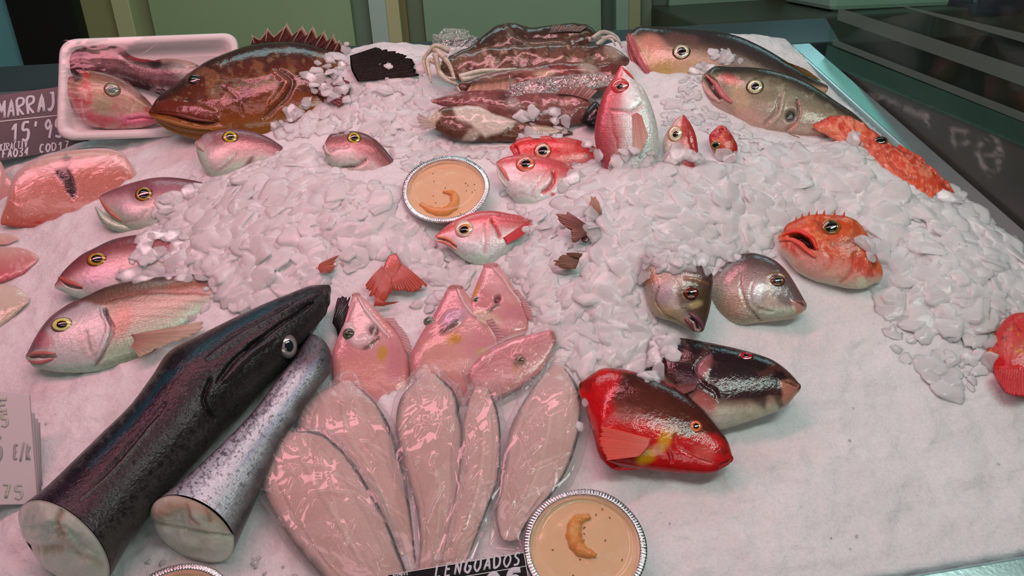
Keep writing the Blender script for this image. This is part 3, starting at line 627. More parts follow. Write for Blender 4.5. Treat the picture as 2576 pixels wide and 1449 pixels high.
def writing(text, start, adv, up, wd, P0, N, mat, parent, name='lettering', lift=.0008):
    """brush strokes lying on a card: start, advance per letter and letter height in photo pixels"""
    V, F = [], []; start, adv, up = [np.array(q, float) for q in (start, adv, up)]
    for i, ch in enumerate(text):
        for stv in GLY[ch]:
            p = np.array([start + adv * i + adv * .86 * x + up * y for x, y in stv])
            q = spline(p, 8 * len(p)) if len(p) > 2 and ch in "OCSGJU359€RDB'" else np.concatenate([np.linspace(p[k_], p[k_ + 1], 5)[(1 if k_ else 0):] for k_ in range(len(p) - 1)]); X = on_plane(q, P0 + N * lift, N)
            v, f = tube(X, wd * .5 * mpx(X[0]) * (.85 + .3 * RNG.random()), 8, .25, nrm=N); F += [tuple(k + len(V) for k in q) for q in f]; V += list(v)
    return mesh_obj(name, np.array(V), F, mat, parent)
def card(name, label, corners, P0, N, mat, th=.002, cat='price sign', group=None):
    c = on_plane(np.array(corners, float), P0, N); base = c.mean(0); base[2] = max(c[:, 2].min(), 0)
    o = thing(name, base, label, cat, group)
    V = list(c) + list(c - N * th); n = len(c)
    F = [tuple(range(n))[::-1], tuple(n + i for i in range(n))] + [(i, (i + 1) % n, n + (i + 1) % n, n + i) for i in range(n)]
    b = mesh_obj('card', np.array(V), F, mat, o, smooth=False); md = b.modifiers.new('round', 'BEVEL'); md.width = .0006; md.segments = 2
    return o
def tilted(px, m, h=0.):
    P = on_bed(*px) + np.array([0, 0, h]); return P, unit((1 - m) * np.array([0, 0, 1.]) + m * unit(CAM - P))
def grow(D, V, e, ends=None):
    c = (D + V) / 2; d = unit(D - V); D2, V2 = D + d * e, V - d * e
    if ends:
        t0 = unit(c[0] - c[1]); t1 = unit(c[-1] - c[-2])
        D2 = np.vstack([D[0] + t0 * ends, D2, D[-1] + t1 * ends + d[-1] * e]); V2 = np.vstack([V[0] + t0 * ends, V2, V[-1] + t1 * ends - d[-1] * e])
    return D2, V2
def cut_face(B, which, feats, colr, name='cut_face', bulge=.004, rim=(120, 80, 80), seed=0):
    """raw cut end over the last ring of a body"""
    R = B.P[B.nb + len(B.c3) - 1] if which else B.P[B.nb]; c = R.mean(0); m = len(R)
    d = unit(B.c3[-1] - B.c3[-4]) if which else unit(B.c3[0] - B.c3[3])
    sc = np.linspace(1.0, 0.02, 26); P = c + (R - c)[None] * sc[:, None, None]
    q = proj(P); hh = bulge * (.6 + .9 * (fbm(q[..., 0] / 38, q[..., 1] / 38, seed) - .35)) * (1 - sc[:, None] ** 4)
    P = P + d * (hh + .0006)[..., None]; Q = proj(P)
    C = np.broadcast_to(A(*colr, B.L), P.shape).copy(); rr = sc[:, None] * np.ones(m)
    C = C * (.93 + .14 * fbm(Q[..., 0] / 25, Q[..., 1] / 25, seed + 3))[..., None]
    wq = Q + 8 * np.stack([fbm(Q[..., 0] / 20, Q[..., 1] / 20, 5) - .5, fbm(Q[..., 0] / 20, Q[..., 1] / 20, 6) - .5], -1)
    for pts, wd, cc, al, dh in feats:
        dd, _ = seg_dist(wq, spline(pts, 20) if len(pts) > 2 else pts); k_ = np.exp(-(dd / wd) ** 2) * al; C = C * (1 - k_[..., None]) + A(*cc, B.L) * k_[..., None]; P = P + d * (dh * k_)[..., None]
    k_ = sstep(.955, .995, rr)[..., None] * .6; C = C * (1 - k_) + A(*rim, B.L) * k_
    F = [tuple(f) for f in grid_faces(26, m, True)]; V = P.reshape(-1, 3)
    F.append(tuple(25 * m + j for j in range(m)))
    o = mesh_obj(name, V, F, MT['flesh'], B.root, col=C.reshape(-1, 3), suv=V * 100); OBST.append((V, F)); return o
def bag(D, V, e, base_kw, name, label, group, mat='film', seed=0, ends=14, amp=.0035, k=None, cat='plastic bag', dh=0.):
    D2, V2 = grow(D, V, e, ends); kw = dict(base_kw); kw['h'] = kw.get('h', .012) + dh
    if k is not None: kw['k'] = k
    jj = np.random.default_rng(seed + 50); n = len(D2)
    D2 = D2 + jj.normal(0, e * .3, (n, 2)); V2 = V2 + jj.normal(0, e * .3, (n, 2))
    ax = unit((D + V)[-1] - (D + V)[0]); pr = np.array([-ax[1], ax[0]])
    cc_ = (D + V) / 2; wid = np.linalg.norm(D - V, axis=1).max(); segs = []
    for _ in range(int(30 + wid * np.linalg.norm(cc_[-1] - cc_[0]) / 3500)):
        f = jj.random(); i0 = min(int(f * (n - 3)), len(cc_) - 1); c0 = cc_[i0] + pr * jj.uniform(-.5, .5) * wid; an = jj.normal(0, .5); dr = ax * math.cos(an) + pr * math.sin(an)
        ln = jj.uniform(30, 130); bow = pr * jj.normal(0, 8); segs.append((np.array([c0 - dr * ln / 2, c0 + bow, c0 + dr * ln / 2]), jj.uniform(1.3, 2.8), jj.uniform(.3, .9)))
    def wr(Q):
        h_ = amp * .4 * (fbm(Q[..., 0] / 95, Q[..., 1] / 95, seed, 2) - .5) * 2
        for pts, sw, al in segs:
            d, par = seg_dist(Q, pts); h_ = h_ + amp * al * np.maximum(0, 1 - d / (sw * 2.4)) ** 1.5 * np.sin(np.pi * np.clip(par, 0, 1))
        return h_
    B = loft(D2, V2, warp=wr, step=2.6, seed=seed, **kw)
    b = B.P.reshape(-1, 3).mean(0); b[2] = B.P[..., 2].min(); B.root = thing(name, b, label, cat, group)
    put(B, 'film', MT[mat], B.root, obst=False); return B

# ------------------------------------------------------------------ pink sea breams on the left
PB = [(0, (96, 50, 54)), (.16, (134, 72, 78)), (.38, (204, 130, 138)), (.62, (214, 154, 158)), (.82, (198, 172, 166)), (1, (190, 170, 160))]
G1 = 'pink sea breams half buried in the ice'
D, V = st_('69,888|70,906 84,860|82,922 110,818|112,932 165,770|175,939 215,746|240,936 270,721|320,914 355,702|385,890 440,694|450,852 510,694|505,805 560,728|556,776 592,752|590,764')
b = fish('sea_bream', 'large whole pink bream with yellow eye and long pectoral fin, beside the dark hake', D, V, 'bream', G1, head=.4, m=.35, k=.34, h=.018, anchor=(300, 820),
    grad=[(0, (58, 42, 42)), (.1, (112, 72, 66)), (.27, (146, 92, 82)), (.36, (196, 146, 138)), (.6, (200, 158, 150)), (.8, (200, 178, 164)), (1, (176, 164, 146))], feats=[
    ('p', [(75, 890), (90, 850), (130, 795), (200, 760), (262, 772), (285, 822), (255, 920), (150, 930), (90, 915)], (222, 182, 190), .75, .001, 10),
    ('p', [(70, 895), (85, 850), (115, 805), (170, 768), (215, 748), (200, 770), (150, 795), (120, 830), (100, 880)], (120, 60, 70), .8, 0, 8),
    ('b', (110, 858), (22, 26), -50, (190, 80, 95), .6, 0), ('b', (225, 870), (40, 26), 60, (206, 150, 150), .5, 0),
    ('s', [(262, 772), (268, 795), (284, 822), (274, 860), (252, 905), (236, 925)], 5, (110, 50, 55), .85, -.0022), ('s', [(256, 780), (274, 820), (262, 865), (244, 905)], 10, (226, 176, 182), .4, .0016),
    ('s', [(262, 775), (272, 800), (284, 824)], 9, (48, 22, 26), .85, -.001),
    ('s', [(215, 830), (222, 865), (228, 890)], 6, (190, 140, 145), .5, -.0008), ('s', [(276, 756), (350, 741), (440, 736), (530, 742)], 5, (120, 66, 62), .8, -.0004),
    ('b', (305, 810), (26, 50), 15, (216, 130, 126), .65, 0), ('b', (470, 720), (60, 26), 5, (170, 84, 76), .5, 0),
    ('s', [(72, 900), (100, 899), (145, 897)], 5, (110, 45, 45), .9, -.0016), ('b', (190, 925), (70, 14), 2, (196, 188, 178), .7, 0),
    ('s', [(300, 760), (420, 755), (520, 760)], 5, (165, 95, 95), .4, 0), ('s', [(300, 778), (420, 775), (500, 780)], 4, (160, 95, 95), .4, 0), ('s', [(310, 797), (420, 797), (480, 800)], 4, (168, 105, 105), .4, 0)])
eye(b, (159, 818), 27, (226, 176, 40), (120, 70, 50), .5, ry=21, out=(236, 214, 150), off=(1, 1))
lip(b, [(71, 893), (100, 889), (142, 891)], 12, (190, 100, 96)); lip(b, [(72, 908), (100, 912), (138, 902)], 10, (186, 98, 98))
fin(b, [(328, 842), (338, 852), (330, 872)], [(520, 806), (520, 826), (440, 862), (352, 902)], (190, 110, 104), (214, 164, 144), rays=13, tip=.010, at=(330, 855), mat='finclear')
D, V = st_('141,712|145,728 156,687|176,743 200,645|218,756 236,625|272,764 280,604|330,750 339,591|400,720 404,586|470,690 460,584|520,650 505,590|545,620')
b = fish('sea_bream', 'pink bream with an amber eye lying just behind the large whole bream', D, V, 'bream', G1, head=.5, m=.4, k=.36, h=.014, anchor=(300, 680), grad=PB, feats=[
    ('p', [(148, 700), (180, 660), (236, 624), (300, 600), (420, 588), (520, 592), (510, 640), (380, 640), (280, 632), (215, 668), (170, 700)], (150, 70, 76), .75, 0, 14),
    ('b', (250, 700), (60, 34), -20, (226, 160, 180), .6, 0), ('s', [(147, 693), (200, 640), (240, 622), (300, 600)], 9, (88, 78, 82), .6, 0),
    ('p', [(148, 725), (180, 742), (230, 760), (215, 735), (170, 715)], (205, 190, 184), .85, 0, 6), ('s', [(150, 702), (178, 720), (208, 726)], 4, (90, 30, 34), .9, -.0015), ('s', [(290, 690), (300, 715), (285, 745)], 5, (190, 100, 110), .5, -.001)])
eye(b, (244, 655), 25, (206, 130, 40), (120, 48, 40), .56, ry=21, off=(1, 0)); lip(b, [(147, 696), (170, 708), (206, 721)], 13, (192, 86, 80))
D, V = st_('252,492|252,504 275,481|268,535 310,467|300,562 350,455|335,580 400,446|395,580 460,449|460,565 530,466|530,545 585,495|580,530')
b = fish('sea_bream', 'pink bream with its mouth hanging open, in front of the wrapped shark steak', D, V, 'bream', G1, head=.5, m=.4, k=.4, h=.016, anchor=(380, 510), grad=PB, feats=[
    ('p', [(255, 490), (310, 466), (400, 446), (530, 466), (590, 500), (480, 510), (400, 492), (340, 480), (300, 490)], (168, 92, 106), .7, 0, 12), ('b', (330, 525), (40, 26), 25, (232, 170, 184), .6, .001),
    ('b', (390, 545), (50, 30), 0, (206, 160, 160), .5, 0), ('s', [(310, 560), (350, 552), (370, 530)], 5, (196, 120, 126), .5, -.001), ('b', (355, 485), (34, 30), 0, (126, 52, 56), .5, -.001)])
eye(b, (361, 489), 22, (196, 128, 60), (104, 46, 36), .62, ry=22); lip(b, [(251, 499), (275, 530), (305, 556)], 12, (192, 98, 90), lift=1)
D, V = st_('241,518|240,526 255,530|252,556 280,548|276,576 312,560|308,586 350,560|345,588')
jw = loft(D, V, P0=b.P0 + b.N * -.004, N=b.N, k=.8, grad=[(0, (214, 190, 180)), (.5, (206, 188, 176)), (1, (176, 164, 152))]); put(jw, 'lower_jaw', MT['bream'], b.root)
D, V = st_('496,352|492,366 518,336|497,392 548,328|512,425 590,324|540,452 640,331|604,444 690,354|664,430 735,390|716,425 765,425|752,442')
b = fish('sea_bream', 'pink bream head with yellow eye tucked under the chin of the grouper', D, V, 'bream', G1, head=.55, m=.55, k=.42, h=.020, anchor=(600, 385), grad=PB, feats=[
    ('p', [(500, 345), (550, 326), (640, 330), (740, 388), (720, 400), (660, 372), (600, 352), (540, 372), (520, 360)], (150, 84, 90), .7, 0, 12), ('b', (545, 400), (36, 32), 0, (226, 168, 176), .6, .001),
    ('p', [(495, 370), (505, 360), (525, 395), (535, 440), (515, 425)], (214, 196, 190), .8, 0, 6), ('s', [(636, 395), (622, 418), (590, 440), (560, 448)], 9, (120, 48, 44), .8, -.0016), ('s', [(600, 385), (575, 415), (548, 432)], 5, (170, 96, 96), .5, -.001), ('b', (520, 350), (16, 14), 0, (190, 150, 160), .5, 0)])
eye(b, (578, 347), 20, (204, 152, 30), (110, 56, 40), .52, ry=18); lip(b, [(496, 356), (503, 372), (514, 381)], 9, (196, 130, 126))
D, V = st_('815,364|814,378 830,340|820,402 866,331|842,425 905,332|876,440 945,351|910,455 985,396|945,468 1014,438|985,478 1030,470|1008,488')
b = fish('sea_bream', 'pink bream head with yellow eye pointing to the grouper, behind the farther sauce cup', D, V, 'bream', G1, head=.55, m=.55, k=.42, h=.018, anchor=(900, 390), grad=PB, feats=[
    ('p', [(820, 350), (866, 330), (940, 348), (1020, 440), (990, 450), (930, 392), (880, 368), (838, 374)], (150, 78, 80), .75, 0, 12), ('b', (860, 392), (34, 22), -10, (232, 180, 188), .6, .001), ('s', [(822, 382), (850, 372), (880, 366)], 5, (196, 120, 130), .7, -.001),
    ('s', [(924, 398), (902, 415), (858, 420)], 8, (70, 20, 22), .85, -.002), ('b', (925, 435), (34, 26), 40, (222, 160, 166), .5, 0)])
eye(b, (891, 348), 18, (206, 156, 30), (110, 60, 40), .55, ry=17); lip(b, [(817, 362), (821, 378), (832, 392)], 9, (214, 160, 160))

# ------------------------------------------------------------------ small red breams
RB = [(0, (214, 70, 74)), (.2, (222, 96, 100)), (.42, (236, 160, 166)), (.7, (240, 196, 202)), (1, (214, 190, 188))]
G2 = 'small red breams with big eyes'
D, V = st_('1285,366|1286,380 1304,351|1298,402 1348,343|1330,425 1406,343|1390,438 1464,355|1450,425 1504,374|1500,405 1525,392|1522,402')
b = fish('red_bream', 'bright red bream peeping out behind its twin, under the squid', D, V, 'red', G2, head=.55, m=.55, k=.4, h=.030, anchor=(1390, 385), grad=[(0, (220, 54, 60)), (.5, (216, 62, 64)), (1, (230, 130, 130))], feats=[('n', 30, (240, 120, 120), .4, .55, 3), ('s', [(1292, 366), (1300, 380), (1308, 398)], 6, (160, 20, 30), .8, -.001)])
eye(b, (1364, 382), 23, (240, 150, 130), (200, 60, 60), .56, ry=23, pc=(24, 10, 20)); lip(b, [(1288, 366), (1294, 382), (1303, 398)], 8, (222, 60, 70))
D, V = st_('1250,407|1249,421 1262,399|1258,450 1298,390|1278,487 1350,392|1310,517 1392,401|1350,527 1428,414|1400,520 1455,434|1436,505 1475,462|1462,485')
b = fish('red_bream', 'silvery red bream with scarlet gill slit leaning against its twin', D, V, 'red', G2, head=.6, m=.6, k=.4, h=.022, anchor=(1350, 455), grad=RB, feats=[
    ('p', [(1252, 405), (1298, 388), (1395, 400), (1460, 438), (1470, 470), (1400, 445), (1350, 408), (1290, 402)], (222, 84, 92), .7, 0, 10), ('p', [(1395, 440), (1470, 470), (1440, 500), (1400, 515)], (206, 176, 170), .6, 0, 12),
    ('s', [(1392, 426), (1396, 448), (1386, 470), (1360, 486)], 10, (196, 18, 26), .95, -.002), ('s', [(1387, 484), (1400, 500), (1384, 516)], 11, (196, 30, 34), .9, .0005), ('s', [(1378, 430), (1350, 465), (1332, 492)], 4, (214, 100, 110), .5, -.0008),
    ('s', [(1280, 500), (1310, 488), (1350, 500)], 4, (206, 150, 150), .5, -.001), ('b', (1300, 470), (34, 26), 30, (246, 196, 204), .6, .0008), ('b', (1330, 512), (40, 12), 12, (214, 196, 190), .7, 0)])
eye(b, (1320, 414), 25, (240, 92, 66), (206, 90, 80), .5, ry=24, out=(246, 130, 110), off=(0, -1)); lip(b, [(1252, 412), (1266, 430), (1280, 454)], 11, (226, 110, 104)); lip(b, [(1250, 420), (1258, 446), (1276, 470)], 9, (220, 180, 176))
D, V = st_('1096,593|1099,607 1113,576|1122,618 1141,556|1152,642 1183,537|1182,662 1230,530|1226,668 1282,537|1264,652 1318,546|1302,618 1340,566|1332,592')
b = fish('red_bream', 'silvery red bream with frowning mouth just in front of the farther sauce cup', D, V, 'red', G2, head=.55, m=.55, k=.4, h=.020, anchor=(1215, 600), grad=RB, feats=[
    ('p', [(1100, 592), (1140, 556), (1190, 536), (1320, 545), (1340, 570), (1280, 575), (1230, 560), (1180, 556), (1130, 580)], (222, 100, 106), .75, 0, 8), ('s', [(1236, 548), (1330, 562)], 4, (196, 80, 84), .5, -.0006),
    ('s', [(1236, 552), (1250, 575), (1258, 598)], 8, (196, 22, 30), .9, -.0018), ('s', [(1222, 560), (1222, 600), (1216, 640)], 5, (224, 120, 130), .6, -.001), ('b', (1180, 620), (30, 20), 20, (248, 206, 214), .6, .0008), ('b', (1200, 655), (50, 14), 5, (222, 206, 196), .8, 0), ('s', [(1099, 601), (1126, 606), (1148, 624)], 4, (170, 50, 50), .9, -.0014)])
eye(b, (1169, 576), 25, (238, 140, 70), (226, 150, 150), .5, ry=24, out=(246, 190, 180), off=(-1, 2)); lip(b, [(1098, 596), (1126, 600), (1150, 618)], 9, (232, 120, 100)); lip(b, [(1098, 606), (1124, 612), (1146, 628)], 8, (226, 110, 100))
fin(b, [(1266, 598), (1272, 606), (1276, 614)], [(1334, 552), (1334, 570), (1318, 590)], (226, 60, 66), (224, 70, 74), rays=9, tip=.008, rag=.05)
D, V = st_('1560,168|1576,170 1543,195|1598,199 1520,232|1623,231 1505,276|1642,276 1496,320|1654,320 1498,365|1658,372 1512,410|1650,418 1530,440|1635,445')
b = fish('red_bream', 'red and silver bream standing upright in the ice with its snout in the air', D, V, 'red', G2, head=.4, m=.8, k=.36, h=.030, anchor=(1575, 390), grad=[(0, (190, 66, 76)), (.18, (200, 86, 96)), (.36, (220, 130, 138)), (.5, (240, 190, 196)), (.8, (244, 206, 210)), (1, (226, 190, 190))], feats=[
    ('s', [(1538, 282), (1545, 330), (1560, 385)], 6, (190, 66, 66), .8, -.0008), ('s', [(1535, 276), (1570, 282), (1600, 278), (1618, 262)], 5, (206, 90, 96), .7, -.0014), ('b', (1590, 240), (26, 34), 10, (252, 214, 222), .6, .001), ('s', [(1590, 190), (1606, 215), (1616, 240)], 4, (230, 150, 160), .5, -.0008), ('n', 14, (160, 100, 110), .25, .62, 5)])
eye(b, (1560, 218), 23, (222, 110, 110), (214, 60, 70), .36, ry=21, out=(206, 60, 70), off=(-1, 1)); lip(b, [(1566, 170), (1580, 184), (1594, 198)], 8, (206, 60, 66)); lip(b, [(1577, 172), (1590, 186), (1600, 202)], 7, (232, 170, 170))
fin(b, [(1590, 288), (1602, 284), (1614, 290)], [(1594, 392), (1606, 396), (1632, 345)], (200, 90, 90), (226, 160, 150), rays=8, tip=.006, rag=.08)
D, V = st_('1712,291|1724,292 1690,314|1738,312 1673,340|1751,342 1667,372|1757,380 1672,395|1762,408 1684,420|1755,430')
b = fish('red_bream', 'small red fish head poking up with pale eye ring, nearer the upright bream', D, V, 'red', 'small red heads poking from the ice', m=.75, k=.5, h=.026, anchor=(1714, 380), grad=[(0, (214, 176, 170)), (.4, (214, 150, 146)), (.55, (200, 70, 74)), (1, (206, 60, 66))], feats=[('s', [(1735, 330), (1740, 360), (1750, 390)], 5, (170, 40, 46), .5, -.001), ('b', (1690, 372), (16, 20), 0, (222, 196, 190), .7, 0)])
eye(b, (1699, 338), 19, (216, 160, 120), (206, 110, 80), .4, ry=22, out=(230, 200, 190), off=(0, 1)); lip(b, [(1712, 292), (1700, 304), (1690, 318)], 7, (226, 130, 130))
D, V = st_('1803,320|1830,324 1784,341|1845,345 1788,370|1856,372 1803,395|1850,402 1822,420|1846,432 1836,445|1846,450')
b = fish('red_bream', 'smallest red fish head with gaping mouth, beyond the left tip of the front jack', D, V, 'red', 'small red heads poking from the ice', m=.7, k=.5, h=.024, anchor=(1818, 375), grad=[(0, (200, 60, 66)), (.5, (208, 62, 60)), (1, (196, 50, 54))], feats=[('p', [(1812, 322), (1826, 326), (1800, 350), (1786, 345)], (196, 24, 40), .9, -.003, 3), ('n', 12, (226, 130, 90), .5, .55, 3)])
eye(b, (1801, 366), 13, (210, 160, 40), (150, 60, 30), .74, ry=11)

# ------------------------------------------------------------------ grouper
D, V = st_('377,276|380,292 393,251|398,312 435,218|438,336 476,185|492,354 518,156|550,366 580,129|620,368 642,111|690,360 704,105|755,345 766,109|815,318 820,126|870,285 870,145|915,250 915,165|945,215')
gb = fish('grouper', 'big brown grouper with spiny back fin lying on its side behind the breams', D, V, 'grouper', None, m=.5, k=.42, h=.035, anchor=(640, 240), rough_h=.0008, rough_s=40,
    grad=[(0, (44, 30, 30)), (.14, (62, 32, 28)), (.35, (96, 40, 30)), (.6, (112, 46, 30)), (.78, (140, 68, 32)), (1, (146, 86, 40))], feats=[
    ('n', 30, (160, 96, 72), .5, .57, 4, (.1, .62)), ('n', 44, (56, 22, 20), .5, .52, 9, (.0, .7)), ('n', 12, (180, 120, 90), .35, .62, 12, (.15, .7)),
    ('s', [(700, 178), (736, 205), (722, 240), (690, 270), (664, 300)], 9, (70, 26, 22), .75, -.003), ('s', [(688, 180), (720, 206), (704, 240), (676, 268)], 14, (146, 66, 44), .5, .0026), ('s', [(560, 215), (600, 250), (610, 290)], 7, (90, 34, 26), .5, -.0014), ('s', [(545, 190), (640, 196), (700, 178)], 6, (160, 84, 60), .4, .0008),
    ('p', [(398, 262), (430, 250), (500, 262), (545, 280), (552, 300), (530, 309), (470, 298), (400, 282)], (118, 44, 34), .85, .0022, 6), ('s', [(382, 282), (430, 288), (480, 302), (530, 312), (552, 302)], 5, (40, 14, 12), .9, -.0026),
    ('s', [(388, 296), (440, 310), (520, 326), (560, 320)], 16, (170, 100, 44), .6, .0018), ('s', [(395, 306), (450, 330), (540, 345)], 6, (110, 66, 34), .6, -.001), ('s', [(385, 258), (430, 235), (480, 205)], 12, (50, 34, 34), .5, 0)])
eye(gb, (488, 201), 17, (30, 16, 14), (60, 34, 28), .7, ry=15, pc=(6, 5, 6))
V_, F_, C_ = fan([(630, 118), (700, 110), (780, 116), (880, 150)], [(632, 112), (634, 89), (654, 100), (673, 72), (690, 92), (722, 60), (738, 88), (761, 66), (774, 88), (788, 66), (800, 94), (817, 79), (826, 102), (840, 88), (846, 106), (854, 102), (862, 114), (873, 110), (880, 128)], gb.P0, gb.N, (46, 16, 14), (84, 26, 22), spike=True, ridge=.0004, rays=17, n=145, m=10, lift=(0, 0), tipcol=(190, 140, 130))
lip(gb, [(381, 281), (430, 286), (490, 300), (546, 307)], 11, (112, 44, 34)); lip(gb, [(382, 292), (430, 306), (480, 318), (540, 326)], 14, (150, 86, 44))
df = mesh_obj('dorsal_fin', V_, F_, MT['findark'], gb.root, col=C_, suv=V_ * 100); OBST.append((V_, F_))
for a_, t_ in (((640, 112), (633, 87)), ((668, 108), (673, 69)), ((700, 108), (723, 56)), ((735, 108), (762, 63)), ((764, 112), (789, 63)), ((792, 120), (818, 76)), ((818, 128), (841, 85)), ((838, 134), (855, 100))):
    X = on_plane(np.linspace(a_, t_, 8), gb.P0, gb.N); v, f = tube(X, np.linspace(.0016, .0003, 8), 8); bb = np.array(df['_b'])
    mesh_obj('fin_spine', v, f, MT['fin'], df, col=np.linspace(A(56, 20, 18), A(200, 150, 140), 8).repeat(8, 0), suv=v * 100)
fin(gb, [(775, 196), (780, 215), (792, 232)], [(840, 182), (884, 205), (886, 240), (862, 275)], (70, 20, 20), (110, 30, 32), rays=14, tip=.012, rag=.1, at=(785, 215))
P_, N0 = tilted((985, 160), .5, .02)
V_, F_, C_ = fan([(880, 140), (884, 175), (900, 205)], [(948, 118), (1006, 128), (1052, 150), (1064, 190)], P_, N0, (14, 9, 8), (22, 14, 12), rays=16, rag=.1)
mesh_obj('tail_fin', V_, F_, MT['findark'], gb.root, col=C_, suv=V_ * 100)

# ------------------------------------------------------------------ two jacks at the back right
G3 = 'large jacks on the back right corner'
D, V = st_('1581,84|1579,112 1603,68|1592,155 1650,67|1622,208 1714,71|1668,246 1800,79|1740,262 1864,94|1820,276 1928,124|1890,286 1971,150|1960,286 2035,190|2030,262 2080,215|2075,235')
b = fish('jack_fish', 'farther of the two big jacks, dark back and tan face with ice on its gill', D, V, 'jack', G3, m=.55, k=.38, h=.004, anchor=(1760, 165), L='n', grad=[(0, (40, 34, 34)), (.16, (62, 50, 48)), (.32, (110, 84, 74)), (.5, (190, 150, 130)), (.75, (176, 146, 104)), (1, (170, 120, 110))], feats=[
    ('p', [(1585, 82), (1605, 66), (1715, 70), (1860, 92), (1990, 165), (2060, 205), (1960, 200), (1850, 130), (1750, 104), (1640, 90)], (52, 42, 42), .75, 0, 12), ('b', (1640, 110), (34, 26), 20, (206, 140, 124), .8, 0), ('b', (1665, 190), (30, 40), 20, (160, 134, 70), .6, 0), ('b', (1640, 215), (26, 22), 0, (196, 120, 116), .6, 0),
    ('p', [(1579, 92), (1592, 86), (1612, 130), (1640, 180), (1655, 208), (1632, 214), (1605, 175), (1582, 125)], (170, 84, 90), .9, .002, 5), ('s', [(1584, 112), (1596, 130), (1606, 160), (1622, 190)], 5, (110, 40, 50), .8, -.0018), ('b', (1850, 160), (60, 24), 25, (84, 84, 96), .5, 0), ('b', (1715, 95), (50, 12), 5, (130, 90, 84), .4, 0)])
eye(b, (1714, 133), 23, (236, 222, 200), (70, 56, 36), .52, ry=22, out=(206, 180, 150))
lip(b, [(1582, 86), (1594, 118), (1615, 160), (1645, 204)], 15, (176, 90, 96)); lip(b, [(1580, 112), (1592, 150), (1618, 200)], 11, (166, 80, 86))
fin(b, [(1960, 150), (2000, 172), (2030, 192)], [(1990, 160), (2030, 175), (2072, 206)], (90, 66, 30), (120, 92, 40), rays=14, name='dorsal_fin', at=(1990, 180), rag=.1)
D, V = st_('1774,186|1766,208 1796,168|1780,258 1842,168|1826,294 1906,171|1888,336 1962,182|1945,352 2035,210|2030,366 2099,252|2095,366 2155,291|2150,352 2190,325|2186,340')
b = fish('jack_fish', 'nearer of the two big jacks, grey-green with open mouth and dark gill blotch', D, V, 'jack', G3, m=.6, k=.40, h=.048, anchor=(1950, 265), L='n', grad=[(0, (50, 42, 36)), (.14, (84, 72, 60)), (.35, (128, 114, 96)), (.6, (150, 130, 112)), (.85, (170, 140, 128)), (1, (150, 120, 110))], feats=[
    ('p', [(1776, 184), (1800, 166), (1905, 170), (2035, 208), (2160, 292), (2190, 325), (2090, 270), (2000, 210), (1900, 184), (1830, 184)], (48, 40, 36), .8, 0, 10), ('n', 20, (170, 160, 140), .4, .58, 6, (.2, .6)), ('b', (1836, 200), (26, 14), 20, (196, 84, 84), .6, 0), ('b', (1862, 250), (24, 40), -15, (190, 160, 130), .6, 0), ('b', (1890, 300), (50, 26), 25, (206, 160, 150), .6, 0),
    ('p', [(1769, 196), (1784, 190), (1802, 206), (1818, 244), (1806, 252), (1790, 228)], (60, 16, 20), .9, -.006, 3), ('s', [(1964, 236), (1952, 280), (1920, 315)], 6, (110, 90, 84), .7, -.002), ('s', [(1974, 232), (1962, 280), (1934, 318)], 8, (190, 170, 150), .5, .002), ('s', [(2003, 250), (2010, 285), (1996, 315), (1975, 330)], 6, (70, 50, 50), .8, -.003), ('b', (1990, 292), (13, 16), 30, (14, 10, 12), .95, -.003), ('b', (1995, 318), (16, 8), -40, (200, 130, 116), .6, 0),
    ('p', [(1766, 208), (1785, 240), (1826, 268), (1850, 300), (1826, 292), (1780, 256)], (196, 160, 152), .7, 0, 6), ('s', [(1980, 345), (2010, 358)], 9, (150, 110, 100), .7, .003)])
eye(b, (1899, 220), 22, (226, 216, 180), (70, 60, 40), .48, ry=22, out=(190, 172, 130))
lip(b, [(1776, 188), (1800, 206), (1818, 238), (1840, 258)], 18, (196, 110, 112)); lip(b, [(1768, 208), (1780, 230), (1812, 258)], 15, (206, 150, 146))
fin(b, [(1982, 335), (1990, 345), (1996, 352)], [(2012, 345), (2022, 360), (2010, 368)], (150, 110, 96), (140, 100, 90), rays=8, at=(1988, 342))

# ------------------------------------------------------------------ scorpionfish and red fish on the right
SP_ = [('n', 18, (236, 150, 120), .55, .56, 3), ('n', 26, (176, 40, 26), .6, .55, 8), ('n', 9, (240, 170, 140), .4, .6, 15, None, .0008)]
D, V = st_('2048,312|2052,326 2085,293|2085,345 2130,293|2120,372 2170,308|2160,400 2205,335|2195,432 2245,366|2225,470 2290,388|2255,520 2335,422|2282,566 2372,460|2325,580 2405,498|2375,565 2420,530|2405,550')
b = fish('scorpionfish', 'orange-red scorpionfish stretched along the steel rim under flakes of ice', D, V, 'scorpion', None, m=.5, k=.5, h=.018, anchor=(2230, 430), L='n', rough_h=.0022, rough_s=16, grad=[(0, (190, 60, 40)), (.4, (214, 84, 58)), (1, (226, 120, 92))], feats=SP_ + [('s', [(2120, 300), (2145, 330), (2150, 370)], 9, (236, 140, 116), .6, .003), ('s', [(2110, 310), (2128, 345)], 8, (190, 40, 40), .6, -.002), ('s', [(2250, 520), (2300, 505), (2345, 498)], 7, (232, 110, 84), .8, .0025), ('s', [(2235, 400), (2270, 440), (2310, 450)], 8, (170, 60, 34), .6, -.002)])
eye(b, (2217, 354), 17, (60, 40, 20), (150, 60, 40), .74, ry=14, pc=(14, 16, 20))
V_, F_, C_ = fan([(2255, 372), (2300, 398), (2345, 434), (2385, 478)], [(2262, 362), (2280, 374), (2300, 385), (2322, 396), (2330, 412), (2352, 424), (2362, 440), (2386, 458), (2402, 486)], b.P0, b.N, (196, 60, 40), (206, 80, 56), L='n', spike=True, n=80, m=6, rays=9)
mesh_obj('dorsal_fin', V_, F_, MT['fin'], b.root, col=C_, suv=V_ * 100)
